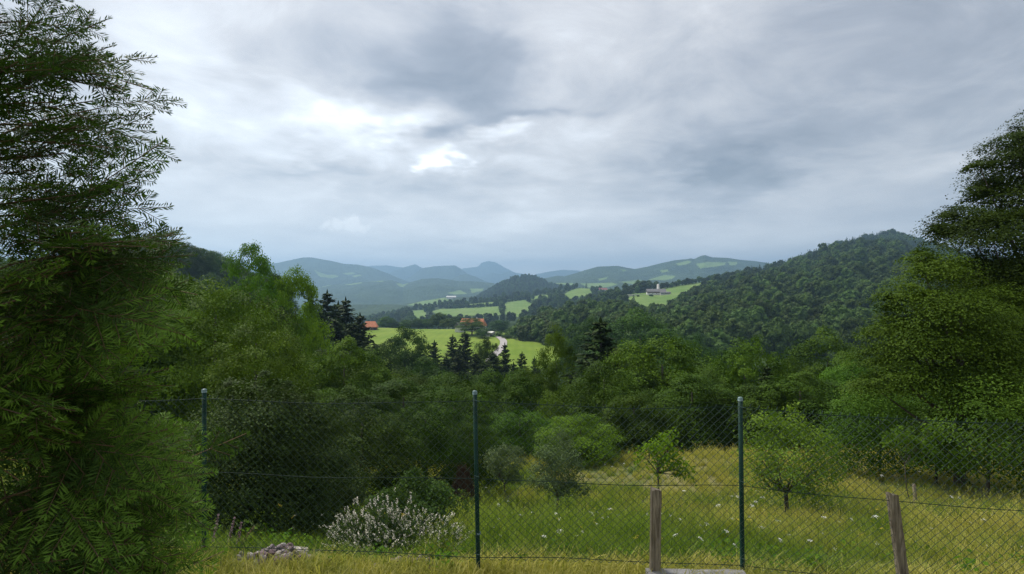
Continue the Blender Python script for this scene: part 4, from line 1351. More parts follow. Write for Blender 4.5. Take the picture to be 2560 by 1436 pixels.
TUFTS = [proto_obj('tuft_shape', grass_tuft(300 + i, heads=[2, 5, 8, 10, 2, 6][i], nb=[60, 56, 52, 46, 64, 54][i], wid=.0055)) for i in range(6)]
LOWT = [proto_obj('tuft_shape', grass_tuft(320 + i, nb=60, h=(0.04, 0.12), rad=0.16, wid=0.0032, heads=0, lean=1.1)) for i in range(3)]
rg = np.random.default_rng(41)
gp = []
for (d0, d1, dens) in ((4.75, 7.5, 42), (7.5, 11, 26), (11, 16, 17), (16, 24.5, 11)):
    area = (d1 - d0) * 2.5 * (d0 + d1) / 2
    n = int(area * dens)
    dd = rg.uniform(d0, d1, n)
    uu = rg.uniform(-1.3, 1.2, n)
    gp.append(np.stack([uu * dd, dd], -1))
gp = np.concatenate(gp)
STONY = lambda q: ((np.abs(q[:, 0] + 1.97) < .26) & (q[:, 1] > 4.1) & (q[:, 1] < 4.72)) | ((np.abs(q[:, 0] + .87) < .26) & (q[:, 1] > 4.35) & (q[:, 1] < 4.75))
gp = gp[~STONY(gp)]
gz = ground(gp[:, 0], gp[:, 1])
gs = rg.uniform(0.55, 1.15, len(gp)) * np.clip(0.55 + 0.45 * (gp[:, 1] - 4.2) / 2.0, 0.55, 1.05)
# lush patches grow taller
gs *= 0.78 * np.where((gp[:, 0] < -0.9) & (gp[:, 1] < 8.5), 0.55, 1.0)
gs *= 1 + 0.7 * fbm(gp[:, 0] * 0.4, gp[:, 1] * 0.4, 77, 2)
scatter('meadow_grass', np.column_stack([gp, gz - 0.01]), rg.uniform(0, 6.28, len(gp)), gs, rg.integers(0, 6, len(gp)), TUFTS, label='tall half-dry meadow grass sloping away behind the fence', cat='grass',
        tiltv=rg.normal(size=(len(gp), 2)) * 0.12)
n = 2600
dd = rg.uniform(2.6, 4.9, n)
uu = rg.uniform(-1.15, 1.15, n)
lp = np.stack([uu * dd, dd], -1)
lp = lp[~STONY(lp)]
n = len(lp)
scatter('verge_grass', np.column_stack([lp, ground(lp[:, 0], lp[:, 1]) - 0.005]), rg.uniform(0, 6.28, n), rg.uniform(0.6, 1.3, n), rg.integers(0, 3, n), LOWT,
        label='short trodden dry grass along the near side of the fence', cat='grass', tiltv=rg.normal(size=(n, 2)) * 0.15)

# ------------------------------------------------------------------ chain-link fence
M_GREENPAINT = plain_mat('dark_green_paint', (0.004, 0.028, 0.020), (0.008, 0.040, 0.029), 4.0, 0.6, spec=0.2)
M_WIRE = plain_mat('green_coated_wire', (0.008, 0.026, 0.020), (0.014, 0.036, 0.028), 4.0, 0.6, spec=0.2)
M_MESH = plain_mat('coated_mesh_wire', (0.022, 0.050, 0.040), (0.034, 0.066, 0.054), 4.0, 0.4, spec=0.5)
M_CAP = plain_mat('pale_plastic_cap', (0.07, 0.13, 0.13), (0.14, 0.21, 0.21), 6.0, 0.35)
POSTS = [(-5.0, 4.45), (-2.545, 4.30), (-0.298, 4.17), (1.80, 4.10), (3.98, 3.78), (6.2, 3.5)]
ZTOP = [1.42, 1.45, 1.462, 1.425, 1.38, 1.33]
fence = obj('chain_link_fence', None, loc=(0, 0, 0), label='dark green chain-link fence with round posts running across the garden edge', cat='fence')
for k, ((x, y), zt) in enumerate(zip(POSTS, ZTOP)):
    zb = float(ground(x, y)) - 0.3
    lx = [0, 0.0, 0.035, 0.022, 0.02, 0][k]
    po = obj('post', MB().tube([(x + lx, y, zb), (x + lx * .5, y, (zb + zt) / 2), (x, y, zt)], 0.0172, 16).mesh('post', M_GREENPAINT, True), fence)
    obj('cap', MB().tube([(x, y, zt - 0.012), (x, y, zt + 0.008), (x, y, zt + 0.016), (x, y, zt + 0.019)], [0.0195, 0.0195, 0.015, 0.004], 16).mesh('cap', M_CAP, True), po)
    for zz_ in (zt - .058, (zt + .16) / 2 - .01, .18):     # wire ties that hold the mesh
        obj('wire_tie', MB().tube([(x + lx * .5 - .021, y - .024, zz_ + .006), (x + lx * .5, y - .027, zz_), (x + lx * .5 + .021, y - .024, zz_ - .005)], .0024, 5).mesh('wire_tie', M_CAP, True), po)
    if k == 2:   # bare metal scrape and the band near the foot
        obj('band', MB().tube([(x + 0.028, y, 0.33), (x + 0.028, y, 0.345)], 0.0195, 12).mesh('band', M_CAP, True), po)


def fence_line(s):
    """s runs along the fence in metres; returns x, y, top z, share of the way between posts"""
    P_ = np.array(POSTS)
    seg = np.linalg.norm(np.diff(P_, axis=0), axis=1)
    cum = np.concatenate([[0], np.cumsum(seg)])
    k = np.clip(np.searchsorted(cum, s, side='right') - 1, 0, len(seg) - 1)
    f = (s - cum[k]) / seg[k]
    xy = P_[k] + (P_[k + 1] - P_[k]) * f[:, None]
    zt = np.array(ZTOP)[k] * (1 - f) + np.array(ZTOP)[k + 1] * f
    sag = 0.032 * 4 * f * (1 - f)
    return xy, zt - 0.055 - sag, f, cum[-1]


total = fence_line(np.array([0.0]))[3]
rw = np.random.default_rng(51)


def wire_at(s, h):
    """h 0 at the top wire, 1 at the bottom wire"""
    xy, zt, f, _ = fence_line(s)
    gz_ = np.interp(xy[:, 0], [-5, -2.5, 0, 1.8, 4, 6], [0.18, 0.18, 0.16, 0.13, 0.02, -0.05])
    z = zt + (gz_ - zt) * h
    y = xy[:, 1] - 0.022 + 0.012 * np.sin(s * 3.1) * np.sin(h * 5)
    return np.stack([xy[:, 0], y, z], -1)


for h, nm in ((0.0, 'top_wire'), (0.5, 'middle_wire'), (1.0, 'bottom_wire')):
    s = np.linspace(0, total - 1e-6, 160)
    p = wire_at(s, np.full(160, h))
    p[:, 2] += 0.004 * np.sin(s * 5.0)
    obj(nm, MB().tube(p, 0.0028, 5).mesh(nm, M_WIRE, True), fence)
half = 0.0165
rowsn = 39
mbw = MB()
cols_n = int(total / (2 * half)) - 1
for c_ in range(cols_n):
    s0 = c_ * 2 * half + half
    hh_ = np.arange(-1, rowsn + 1)
    zig = np.where((hh_ + c_) % 2 == 0, -half, half) * 1.03
    s = np.clip(s0 + zig + 0.004 * np.sin(hh_ * 0.9 + s0 * 3), 0.001, total - 0.001)
    p = wire_at(s, np.clip(hh_ / (rowsn - 1), -0.022, 1.02))
    p[:, 1] += np.where(hh_ % 2 == 0, 0.0016, -0.0016)
    p[0] = p[1] + np.array([0.013, 0, 0.026])
    mbw.tube(p, 0.0025, 3, caps=False)
obj('wire_mesh', mbw.mesh('wire_mesh', M_MESH, True), fence, kind='stuff')

# ------------------------------------------------------------------ weathered wooden posts, board, stones
M_WOOD = plain_mat('weathered_wood', (0.085, 0.068, 0.045), (0.30, 0.255, 0.19), 9.0, 0.9, (5, 5, 0.35), 1.2)
M_WOOD2 = plain_mat('grey_board', (0.20, 0.195, 0.19), (0.36, 0.35, 0.34), 7.0, 0.85, (0.5, 6, 6), 0.8)


def wood_post(px0, py0, px1, py1, d, w, th, label, seed):
    r = np.random.default_rng(seed)
    a, b_ = P(px1, py1, d), P(px0, py0, d)
    a = a + (a - b_) * 0.25
    ax = b_ - a
    L = np.linalg.norm(ax)
    root = obj('wooden_post', None, loc=a, label=label, cat='post')
    n = 14
    V, q = [], []
    for i in range(n):
        s = i / (n - 1)
        c = ax * s
        for (sx, sy) in ((-1, -1), (-.3, -1.06), (.35, -1.0), (1, -1), (1, 1), (-1, 1)):
            V.append(c + np.array([sx * w / 2 * (1 + r.normal() * 0.035), sy * th / 2 + r.normal() * 0.0025, (r.normal() * 0.008 - (0.012 * sx if i == n - 1 else 0)) if i == n - 1 else 0]))
    for i in range(n - 1):
        for j in range(6):
            q.append((i * 6 + j, i * 6 + (j + 1) % 6, i * 6 + 6 + (j + 1) % 6, i * 6 + 6 + j))
    mb = MB().add(V, q)
    mb.Fs.setdefault(6, []).append(np.array([[(n - 1) * 6 + j for j in range(6)]]))
    obj('shaft', mb.mesh('shaft', M_WOOD), root)
    return root


wood_post(1640, 1223, 1637, 1422, 4.02, 0.074, 0.05, 'weathered upright wooden post in front of the fence left of the right green post', 1)
wood_post(2230, 1234, 2253, 1412, 3.92, 0.066, 0.045, 'weathered leaning wooden post at the right of the fence', 2)
bo = MB()
a, b_ = P(1618, 1431, 3.98), P(1865, 1435, 3.96)
n = 12
V, q = [], []
r_ = np.random.default_rng(3)
for i in range(n):
    c = a + (b_ - a) * i / (n - 1)
    w_ = r_.normal() * 0.003
    V += [c + np.array([0, -.06 + w_, -.05]), c + np.array([0, .05, -.05]), c + np.array([0, .05 + w_, 0.004]), c + np.array([0, -.06, w_])]
for i in range(n - 1):
    for j in range(4):
        q.append((i * 4 + j, i * 4 + (j + 1) % 4, i * 4 + 4 + (j + 1) % 4, i * 4 + 4 + j))
bo.add(V, q)
bo.Fs[4].append(np.array([[0, 1, 2, 3], [n * 4 - 4, n * 4 - 3, n * 4 - 2, n * 4 - 1]]))
obj('edging_board', bo.mesh('edging_board', M_WOOD2), label='pale grey edging board lying at the foot of the upright wooden post', cat='board')

M_STONE = [plain_mat('stone', c1, c2, 14.0, 0.85, bump=0.5) for c1, c2 in (((0.16, 0.13, 0.14), (0.30, 0.26, 0.26)), ((0.30, 0.27, 0.25), (0.48, 0.44, 0.40)), ((0.12, 0.08, 0.09), (0.22, 0.16, 0.16)))]


def stone_mesh(seed, mat, sq=(1, 0.8, 0.6)):
    r = np.random.default_rng(seed)
    import bmesh
    bm = bmesh.new()
    bmesh.ops.create_icosphere(bm, subdivisions=2, radius=0.5)
    for v in bm.verts:
        p = np.array(v.co)
        k = 1 + 0.35 * float(fbm(np.array(p[0] * 2.2 + seed), np.array(p[1] * 2.2 + p[2] * 1.7), seed, 3))
        v.co = Vector(p * k * np.array(sq))
    me = bpy.data.meshes.new('stone')
    bm.to_mesh(me)
    bm.free()
    me.materials.append(mat)
    return me


STONES = [stone_mesh(400 + i, M_STONE[i % 3]) for i in range(6)]
r_ = np.random.default_rng(61)


def stone_heap(px0, px1, py0, py1, d, n, label, smin, smax):
    c = P((px0 + px1) / 2, py1, d)
    z0 = float(ground(c[0], c[1]))
    root = obj('stone_heap', None, loc=(c[0], c[1], z0), label=label, cat='stones')
    wx = (px1 - px0) / 2 * d / F
    for i in range(n):
        s = r_.uniform(smin, smax)
        x, y = r_.normal() * wx * 0.6, r_.normal() * 0.12
        hz_ = 0.085 * math.exp(-(x / wx) ** 2 * 2 - (y / 0.16) ** 2)
        o = obj('stone', STONES[int(r_.integers(0, 6))], root)
        o.location = (x, y, r_.uniform(0.25, 1) * hz_ + s * 0.15 + float(ground(c[0] + x, c[1] + y)) - z0)
        o.scale = (s, s, s)
        o.rotation_euler = tuple(r_.uniform(0, 6.28, 3))


stone_heap(640, 770, 1375, 1425, 4.45, 70, 'heap of small grey and purplish stones left of the flowering shrub', 0.04, 0.10)
stone_heap(950, 1110, 1372, 1410, 4.55, 40, 'low band of small grey stones at the foot of the flowering shrub', 0.03, 0.08)
o = obj('flat_stone', STONES[1], label='pale flat stone block lying behind the small stone heap', cat='stone')
o.location = P(720, 1388, 4.75) + np.array([0, 0, 0.02]); o.scale = (0.44, 0.22, 0.16)
o = obj('white_stone', stone_mesh(431, plain_mat('white_stone', (0.5, 0.5, 0.48), (0.7, 0.7, 0.68), 10, 0.8), (1, .7, .8)), label='white stone at the foot of the left fence post beside the yew', cat='stone')
o.location = P(532, 1420, 4.12); o.scale = (0.12, 0.1, 0.1)

# ------------------------------------------------------------------ shrubs and small trees of the meadow
M_GREYLEAF = leaf_mat('grey_green_leaf', (0.030, 0.050, 0.022), (0.085, 0.115, 0.055), 0.22, spread=.05)
M_DARKLEAF = leaf_mat('dark_bush_leaf', (0.022, 0.040, 0.013), (0.066, 0.098, 0.028), 0.2, spread=.05)
M_FRESH = leaf_mat('fresh_leaf', (0.055, 0.125, 0.010), (0.13, 0.23, 0.018), 0.4, spread=.1)
M_APPLE = leaf_mat('apple_leaf', (0.038, 0.078, 0.016), (0.110, 0.165, 0.032), 0.3, spread=.05)


def plant(name, px, base_py, d, label, cat, mat, lobes, leaf, clumps, per, trunk=None, limbs=8, color=(1, 1, 1), seed=1, on_ground=True, twig=None, group=None, **kw):
    """lobes in metres relative to the foot: (x, y, z, radius)"""
    r = np.random.default_rng(seed)
    p = P(px, base_py, d)
    if on_ground:
        p[2] = float(ground(p[0], p[1])) - 0.02
    root = obj(name, None, loc=p, label=label, cat=cat, group=group)
    V, q, t = crown_leaves(r, lobes, clumps, per, leaf, **kw)
    obj('crown', mesh_np('crown', V, q, mat, t), root, color=color)
    if trunk:
        h, rad = trunk
        mb = MB()
        bend = r.normal(size=2) * 0.04 * h
        mb.tube([(0, 0, -0.1), (bend[0], bend[1], h * 0.5), (bend[0] * 1.4, bend[1], h)], [rad * 1.2, rad, rad * 0.75], 8)
        top = np.array([bend[0] * 1.4, bend[1], h])
        for l in lobes[:limbs]:
            e = np.array(l[:3])
            m = (top + e) / 2 + r.normal(size=3) * 0.05 * h
            mb.tube([top, m, e], [rad * 0.6, rad * 0.4, rad * 0.12], 5)
            for _ in range(3):
                e2 = e + unit(r.normal(size=3) + np.array([0, 0, .5])) * l[3] * 0.8
                mb.tube([m, (m + e2) / 2 + r.normal(size=3) * .02, e2], [rad * 0.22, rad * 0.15, rad * 0.05], 4)
        obj('trunk', mb.mesh('trunk', M_BARK, True), root)
    return root


def rand_lobes(r, n, rx, ry, z0, z1, q0, q1, taper=0.6):
    L = []
    for i in range(n):
        z = z0 + (z1 - z0) * (i + r.uniform(0, 1)) / n
        f = (z - z0) / (z1 - z0 + 1e-6)
        e = math.sqrt(max(0.05, 1 - (2 * f - 0.85) ** 2 * taper))
        a = i * 2.399 + r.uniform(-.4, .4)
        s = math.sqrt(r.uniform(0.15, 1))
        L.append((rx * e * s * math.cos(a), ry * e * s * math.sin(a), z, r.uniform(q0, q1)))
    return L


rs = np.random.default_rng(71)
# the big grey-green bush left of the middle
L = rand_lobes(rs, 26, 0.76, 0.7, 0.25, 1.75, 0.24, 0.40) + [(-.5, 0, 1.95, .15), (.05, 0, 2.08, .14), (.45, .1, 1.9, .16), (.85, 0, 1.45, .18), (-.95, 0, 1.3, .16), (.95, 0, .9, .18), (-.2, -.3, 1.98, .12), (.25, -.2, 2.0, .1)]
plant('grey_green_bush', 668, 1345, 7.0, 'big dense grey-green bush behind the fence between the left and middle posts', 'bush', M_DARKLEAF, L, 0.040, 20, 95, (0.5, 0.04), seed=11, spread=0.42, color=(1.1, 1.15, 1.0), rad=(.6, 1.25))
L = rand_lobes(rs, 12, 0.5, 0.4, 0.15, 1.0, 0.22, 0.32)
plant('grey_green_bush', 805, 1320, 8.4, 'smaller dark bush at the right foot of the big grey-green bush', 'bush', M_DARKLEAF, L, 0.036, 22, 90, (0.3, 0.03), seed=12, spread=0.42, color=(1.0, 1.05, .95), rad=(.6, 1.25))
# rambling shrub behind the flowers
L = rand_lobes(rs, 14, 0.62, 0.4, 0.12, 0.62, 0.12, 0.22) + [(-0.1, 0, .78, .14), (-.05, 0, .92, .08), (-0.45, 0, .55, .12), (0.25, 0, 0.68, .15), (-.62, 0, .5, .1), (0.1, 0, .74, .12)]
plant('rambling_shrub', 1045, 1300, 7.4, 'rambling green shrub behind the white flowering shrub', 'shrub', M_APPLE, L, 0.042, 26, 30, (0.25, 0.015), seed=13, color=(.85, .95, .9), spread=0.5)
# two grey-green young trees right of the middle post
L = rand_lobes(rs, 16, 0.42, 0.4, 0.68, 1.55, 0.13, 0.22)
plant('young_tree', 1262, 1245, 13.4, 'smaller grey-green young tree nearer to the middle fence post', 'tree', M_GREYLEAF, L, 0.045, 12, 32, (0.6, 0.025), seed=14, spread=0.5, color=(1.8, 1.85, 1.6))
L = rand_lobes(rs, 22, 0.52, 0.5, 0.70, 1.75, 0.14, 0.24) + [(0.05, 0, 1.98, .14), (-.25, 0, 1.8, .13), (.2, 0, 1.86, .12), (.62, 0, .75, .14), (-.5, 0, .9, .16)]
plant('young_tree', 1392, 1290, 11.6, 'taller grey-green young tree with a spreading crown right of the middle post', 'tree', M_GREYLEAF, L, 0.045, 12, 34, (0.6, 0.03), seed=15, spread=0.5, color=(1.8, 1.85, 1.6), rad=(.5, 1.25))
# the little fresh green pear tree
L = [(-.20, 0, 1.38, .15), (-.36, .1, 1.30, .14), (-.08, .1, 1.42, .16), (0.12, 0, 1.52, .17), (0.2, .1, 1.68, .14), (0.24, 0, 1.80, .09), (-.28, -.1, 1.52, .10), (0.0, -.1, 1.28, .15), (-.02, 0, 1.12, .12),
     (0.36, 0, 1.22, .14), (.46, .05, 1.05, .14), (.52, 0, .92, .12), (.34, -.05, 1.02, .10), (-.03, 0, .95, .08), (0.22, 0, 1.36, .12), (-.45, 0, 1.22, .08)]
plant('pear_tree', 1652, 1292, 11.0, 'small fresh green pear tree with a thin trunk beside the upright wooden post', 'tree', M_FRESH, L, 0.085, 9, 9, (0.95, 0.022), seed=16, color=(1.35, 1.3, 1.0), aspect=0.5, spread=0.75, limbs=14)
# the round apple tree
L = rand_lobes(rs, 38, 0.82, 0.7, 0.62, 1.95, 0.17, 0.28, 0.8) + [(-.6, 0, 1.95, .16), (.1, 0, 2.12, .16), (-.3, 0, 2.1, .14), (.7, 0, 1.6, .2), (.85, 0, .9, .15), (-.85, 0, 1.3, .14)]
plant('apple_tree', 1968, 1306, 10.4, 'round apple tree with a wide leafy crown right of the right fence post', 'tree', M_APPLE, L, 0.052, 11, 26, (0.55, 0.045), seed=17, spread=0.55, rad=(.4, 1.4), color=(1.8, 1.85, 1.2), limbs=16)
# sapling with its stake
L = [(-.12, 0, 1.62, .12), (.35, 0, 1.75, .12), (.42, 0, 1.9, .08), (-.5, 0, 1.55, .1), (-.62, 0, 1.68, .08), (-.3, 0, 1.82, .09), (.1, 0, 1.5, .1), (.3, 0, 1.48, .12), (-.1, 0, 1.3, .1), (0.02, 0, 1.1, .06)]
plant('sapling', 2284, 1242, 11.4, 'thin sapling with pale leaf tufts at the right behind the leaning post', 'tree', M_FRESH, L, 0.10, 7, 12, (1.05, 0.010), seed=18, aspect=0.42, spread=0.8, color=(.95, .95, 1.0), limbs=10)
p = P(2290, 1250, 11.3); p[2] = float(ground(p[0], p[1]))
obj('tree_stake', MB().tube([(0, 0, -.1), (-.02, 0, .35), (-.05, 0, .62)], [.035, .035, .033], 8).mesh('tree_stake', M_WOOD, True), loc=p, label='short grey stake at the foot of the thin sapling', cat='stake')

# brushwood heap, dried and brown
p = P(1158, 1210, 13.0); p[2] = float(ground(p[0], p[1]))
M_BRUSH = plain_mat('dry_twigs', (0.045, 0.028, 0.018), (0.10, 0.06, 0.038), 8, 0.95)
hb = obj('brushwood_heap', None, loc=p, label='brown conical heap of dry brushwood behind the middle fence post', cat='brushwood')
mb = MB()
r_ = np.random.default_rng(81)
for i in range(420):
    a = r_.uniform(0, 6.28)
    b0 = np.array([math.cos(a), math.sin(a), 0]) * r_.uniform(0.25, 0.5)
    tp = np.array([r_.normal() * .08, r_.normal() * .08, r_.uniform(.6, 1.15)])
    m = (b0 + tp) / 2 * np.array([1.12, 1.12, 0.95]) + r_.normal(size=3) * .05
    mb.tube([b0, m, tp], [.008, .007, .003], 3, caps=False)
obj('twigs', mb.mesh('twigs', M_BRUSH, True), hb, kind='stuff')

# white flowering shrub in front
M_PETAL = plain_mat('white_petal', (0.64, 0.59, 0.48), (0.80, 0.76, 0.66), 30, 0.7)
M_SAGE = leaf_mat('sage_leaf', (0.045, 0.095, 0.022), (0.11, 0.18, 0.05), 0.3)


def flower_shrub(px0, px1, base_py, d, label, n, top):
    r = np.random.default_rng(91)
    c = P((px0 + px1) / 2, base_py, d)
    c[2] = float(ground(c[0], c[1]))
    root = obj('flowering_shrub', None, loc=c, label=label, cat='shrub')
    st, LV, Lq, Lt, PV, Pq = MB(), [], [], [], [], []
    k = kp = 0
    wx = (px1 - px0) / 2 * d / F
    for i in range(n):
        fx = r.uniform(-1, 1)
        x = fx * wx
        y = r.uniform(-0.32, 0.32)
        px = (px0 + px1) / 2 + fx * (px1 - px0) / 2
        zt = CZ - (np.interp(px, *top) - CY) * d / F - c[2] + r.normal() * 0.075 - 0.10 * abs(r.normal())
        zt *= 1 - 0.5 * max(0, -y) / .32
        zt = max(zt * (1 - .35 * r.uniform() ** 3), 0.12)
        b0 = np.array([x * .72, y * .5, 0])
        e = np.array([x + r.normal() * .04, y, zt])
        m = (b0 + e) / 2 + np.array([0, 0, .03])
        st.tube([b0, m, e], [.003, .0025, .0015], 3, caps=False)
        for s in np.linspace(0.15, 0.85, 9):
            pnt = (b0 * (1 - s) ** 2 + 2 * m * s * (1 - s) + e * s * s)
            for _ in range(2):
                t_ = unit(np.array([r.normal(), r.normal(), 1.1]))
                LV.append(pnt + t_ * .02); Lq.append(unit(r.normal(size=3) + np.array([0, 0, .4]))); Lt.append(t_)
        # flower spike
        sp = r.uniform(.02, .10)
        ax = unit(e - m + r.normal(size=3) * .03)
        for j in range(int(sp / .004)):
            q_ = e - ax * (j * .0042)
            d_ = unit(r.normal(size=3))
            PV.append(q_ + d_ * .009); Pq.append(d_)
    LV, nn_, tt__ = np.array(LV), np.array(Lq), np.array(Lt)
    V, q = leaf_quads(LV, nn_, tt__, .05 * r.uniform(.6, 1.3, len(LV)), .010)
    obj('foliage', mesh_np('foliage', V, q, M_SAGE, np.repeat(r.uniform(0, 1, len(LV)), 4)), root)
    PV, Pq = np.array(PV), np.array(Pq)
    V, q = leaf_quads(PV, Pq, r.normal(size=PV.shape), .015 * r.uniform(.6, 1.4, len(PV)), .012)
    obj('flower_spikes', mesh_np('flower_spikes', V, q, M_PETAL), root, kind='stuff')
    obj('stems', st.mesh('stems', M_SAGE, True, tint=np.full(st.n, .3)), root, kind='stuff')


flower_shrub(815, 1165, 1382, 5.4, 'low spreading shrub covered in whitish flower spikes behind the fence', 560,
             ([815, 850, 880, 930, 980, 1030, 1080, 1120, 1165], [1318, 1294, 1276, 1260, 1274, 1292, 1306, 1320, 1342]))

# withered purple flower stalks by the left post
M_MAUVE = plain_mat('mauve_petal', (0.22, 0.12, 0.15), (0.38, 0.28, 0.30), 30, 0.8)
M_STALK = plain_mat('dry_stalk', (0.16, 0.13, 0.06), (0.28, 0.22, 0.11), 12, 0.9)
for i, (bx, tx_, ty, lab) in enumerate(((528, 546, 1288, 'leftmost withered mauve flower stalk beside the left fence post'), (566, 586, 1296, 'middle withered mauve flower stalk near the left fence post'),
                                        (590, 603, 1308, 'short mauve flower stalk with one white bloom near the left post'), (585, 634, 1318, 'slanting dry tan flower stalk near the left fence post'))):
    r = np.random.default_rng(95 + i)
    a, e = P(bx, 1368, 4.75), P(tx_, ty, 4.75)
    a[2] = float(ground(a[0], a[1]))
    root = obj('flower_stalk', None, loc=a, label=lab, cat='flower')
    ax = e - a
    obj('stem', MB().tube([(0, 0, 0), ax * .5 + np.array([.004, 0, 0]), ax], [.004, .0035, .002], 5).mesh('stem', M_STALK, True), root)
    pp, dn = [], []
    for s in np.linspace(.3, 1, 9):
        for _ in range(16):
            dr = unit(r.normal(size=3))
            pp.append(ax * s + dr * .013 * (1.25 - .6 * s)); dn.append(dr)
    V, q = leaf_quads(np.array(pp), np.array(dn), r.normal(size=(len(pp), 3)), .016, .012)
    obj('blossoms', mesh_np('blossoms', V, q, M_MAUVE if i < 3 else M_STALK), root)

# umbels of wild carrot and yellow blooms dotted over the meadow
M_UMBEL = plain_mat('white_umbel', (0.62, 0.63, 0.56), (0.75, 0.76, 0.70), 30, 0.8)
M_YEL = plain_mat('yellow_bloom', (0.55, 0.40, 0.02), (0.66, 0.50, 0.04), 30, 0.7)


def umbel(seed, mat, rad=0.045, nf=60):
    r = np.random.default_rng(seed)
    pp = r.normal(size=(nf, 3)) * np.array([rad * .5, rad * .5, .004])
    pp[:, 2] += .012 - (pp[:, :2] ** 2).sum(1) * 4
    V, q = leaf_quads(pp, np.array([0, 0, 1.]) + r.normal(size=pp.shape) * .35, r.normal(size=pp.shape), rad * .30, rad * .26)
    return mesh_np('umbel', V, q, mat)


UMB = [umbel(500 + i, M_UMBEL) for i in range(3)]
STEM = MB().tube([(0, 0, -.5), (.01, 0, -.25), (0, 0, 0)], [.0035, .003, .002], 4).mesh('stem', M_SAGE, True)
M_SAGE_ATTR = None
spots = [(1330, 1283), (1300, 1289), (1390, 1286), (1455, 1332), (1530, 1168), (1512, 1162), (1560, 1160), (1597, 1152), (1710, 1228), (1768, 1312), (1830, 1242), (1845, 1243), (1890, 1256), (1905, 1245),
         (1880, 1265), (2128, 1300), (2190, 1292), (2378, 1243), (2398, 1246), (2460, 1300), (2415, 1187), (2505, 1196), (2550, 1194), (2512, 1170), (2205, 1190), (1795, 1265), (1750, 1348), (1815, 1330), (1835, 1365), (1690, 1340),
         (1270, 1255), (1245, 1262), (1215, 1220), (1430, 1240), (1480, 1285), (1525, 1275), (1400, 1330), (1360, 1345), (1950, 1352), (2025, 1355), (1700, 1300), (1905, 1320), (2060, 1295), (2300, 1180)]
for k, (px, py) in enumerate(spots):
    dd_ = np.linspace(4.5, 26, 600)
    x = (px - CX) * dd_ / F
    hu = np.clip(0.10 + (dd_ - 4.4) * 0.08, 0.10, 0.42)
    yv = CY + F * (CZ - (ground(x, dd_) + hu)) / dd_
    j = int(np.argmax(yv <= py)) if (yv <= py).any() else 599
    z = float(ground(x[j], dd_[j])) + hu[j]
    root = obj('wild_carrot', None, loc=(x[j], dd_[j], z), label='small white flat-topped wild carrot bloom in the meadow grass', cat='flower', group='white blooms in the meadow')
    root.rotation_euler = (rs.normal() * .3, rs.normal() * .3, rs.uniform(0, 6))
    s = rs.uniform(.7, 1.25) * (0.36 + 0.04 * min(10, dd_[j]))
    root.scale = (s, s, 1)
    obj('umbel', UMB[k % 3], root)
    obj('stem', STEM, root)
YU = proto_obj('bloom_shape', umbel(520, M_YEL, .022, 16))
WU = proto_obj('bloom_shape', umbel(521, M_UMBEL, .02, 14))
n = 900
dd = rg.uniform(4.8, 22, n); uu = rg.uniform(-.5, 1.0, n)
zz = ground(uu * dd, dd) + rg.uniform(.12, .42, n)
scatter('small_meadow_blooms', np.column_stack([uu * dd, dd, zz]), rg.uniform(0, 6, n), rg.uniform(.5, 1.2, n), (rg.uniform(0, 1, n) < .45).astype(int), [YU, WU],
        label='scattered tiny yellow and white blooms in the meadow grass', cat='flowers', tiltv=rg.normal(size=(n, 2)) * .4)
# broad-leaved weeds along the fence foot
WEED_SH = []
for i in range(3):
    r = np.random.default_rng(530 + i)
    nl = 26
    pp = r.normal(size=(nl, 3)) * np.array([.10, .10, .05]) + np.array([0, 0, .12])
    V, q = leaf_quads(pp, np.array([0, 0, 1.]) + r.normal(size=(nl, 3)) * .5, r.normal(size=(nl, 3)), .075 * r.uniform(.5, 1.3, nl), .045)
    WEED_SH.append(proto_obj('weed_shape', mesh_np('weed', V, q, M_FRESH, np.repeat(r.uniform(0, 1, nl), 4))))
n = 190
wd_ = np.concatenate([rg.uniform(4.25, 5.6, 90), rg.uniform(5.6, 11, 100)])
wu_ = rg.uniform(-.65, 1.02, n)
scatter('low_weeds', np.column_stack([wu_ * wd_, wd_, ground(wu_ * wd_, wd_)]), rg.uniform(0, 6, n), rg.uniform(.35, .9, n), rg.integers(0, 3, n), WEED_SH,
        label='low broad-leaved weeds at the foot of the fence', cat='weeds')

# ------------------------------------------------------------------ trees at the right edge
def big_tree(name, px, top, d, label, lobes, leaf, clumps, per, color, seed, trunk, mat=M_LEAF, **kw):
    x = (px - CX) * d / F
    r = np.random.default_rng(seed)
    zb = float(ground(x, d)) - .2
    root = obj(name, None, loc=(x, d, zb), label=label, cat='tree')
    V, q, t = crown_leaves(r, lobes, clumps, per, leaf, **kw)
    obj('crown', mesh_np('crown', V, q, mat, t), root, color=color)
    obj('trunk', trunk_mesh(r, 'trunk', lobes, max(l[2] for l in lobes), trunk, M_BARK, 8, 16), root)


def px_lobes(base_px, d, zb, items):
    """lobes given where they show: (px, py, radius in px, depth offset)"""
    out = []
    x0 = (base_px - CX) * d / F
    for (px, py, rp, dy) in items:
        q = P(px, py, d + dy)
        out.append((q[0] - x0, dy, q[2] - zb, rp * (d + dy) / F))
    return out


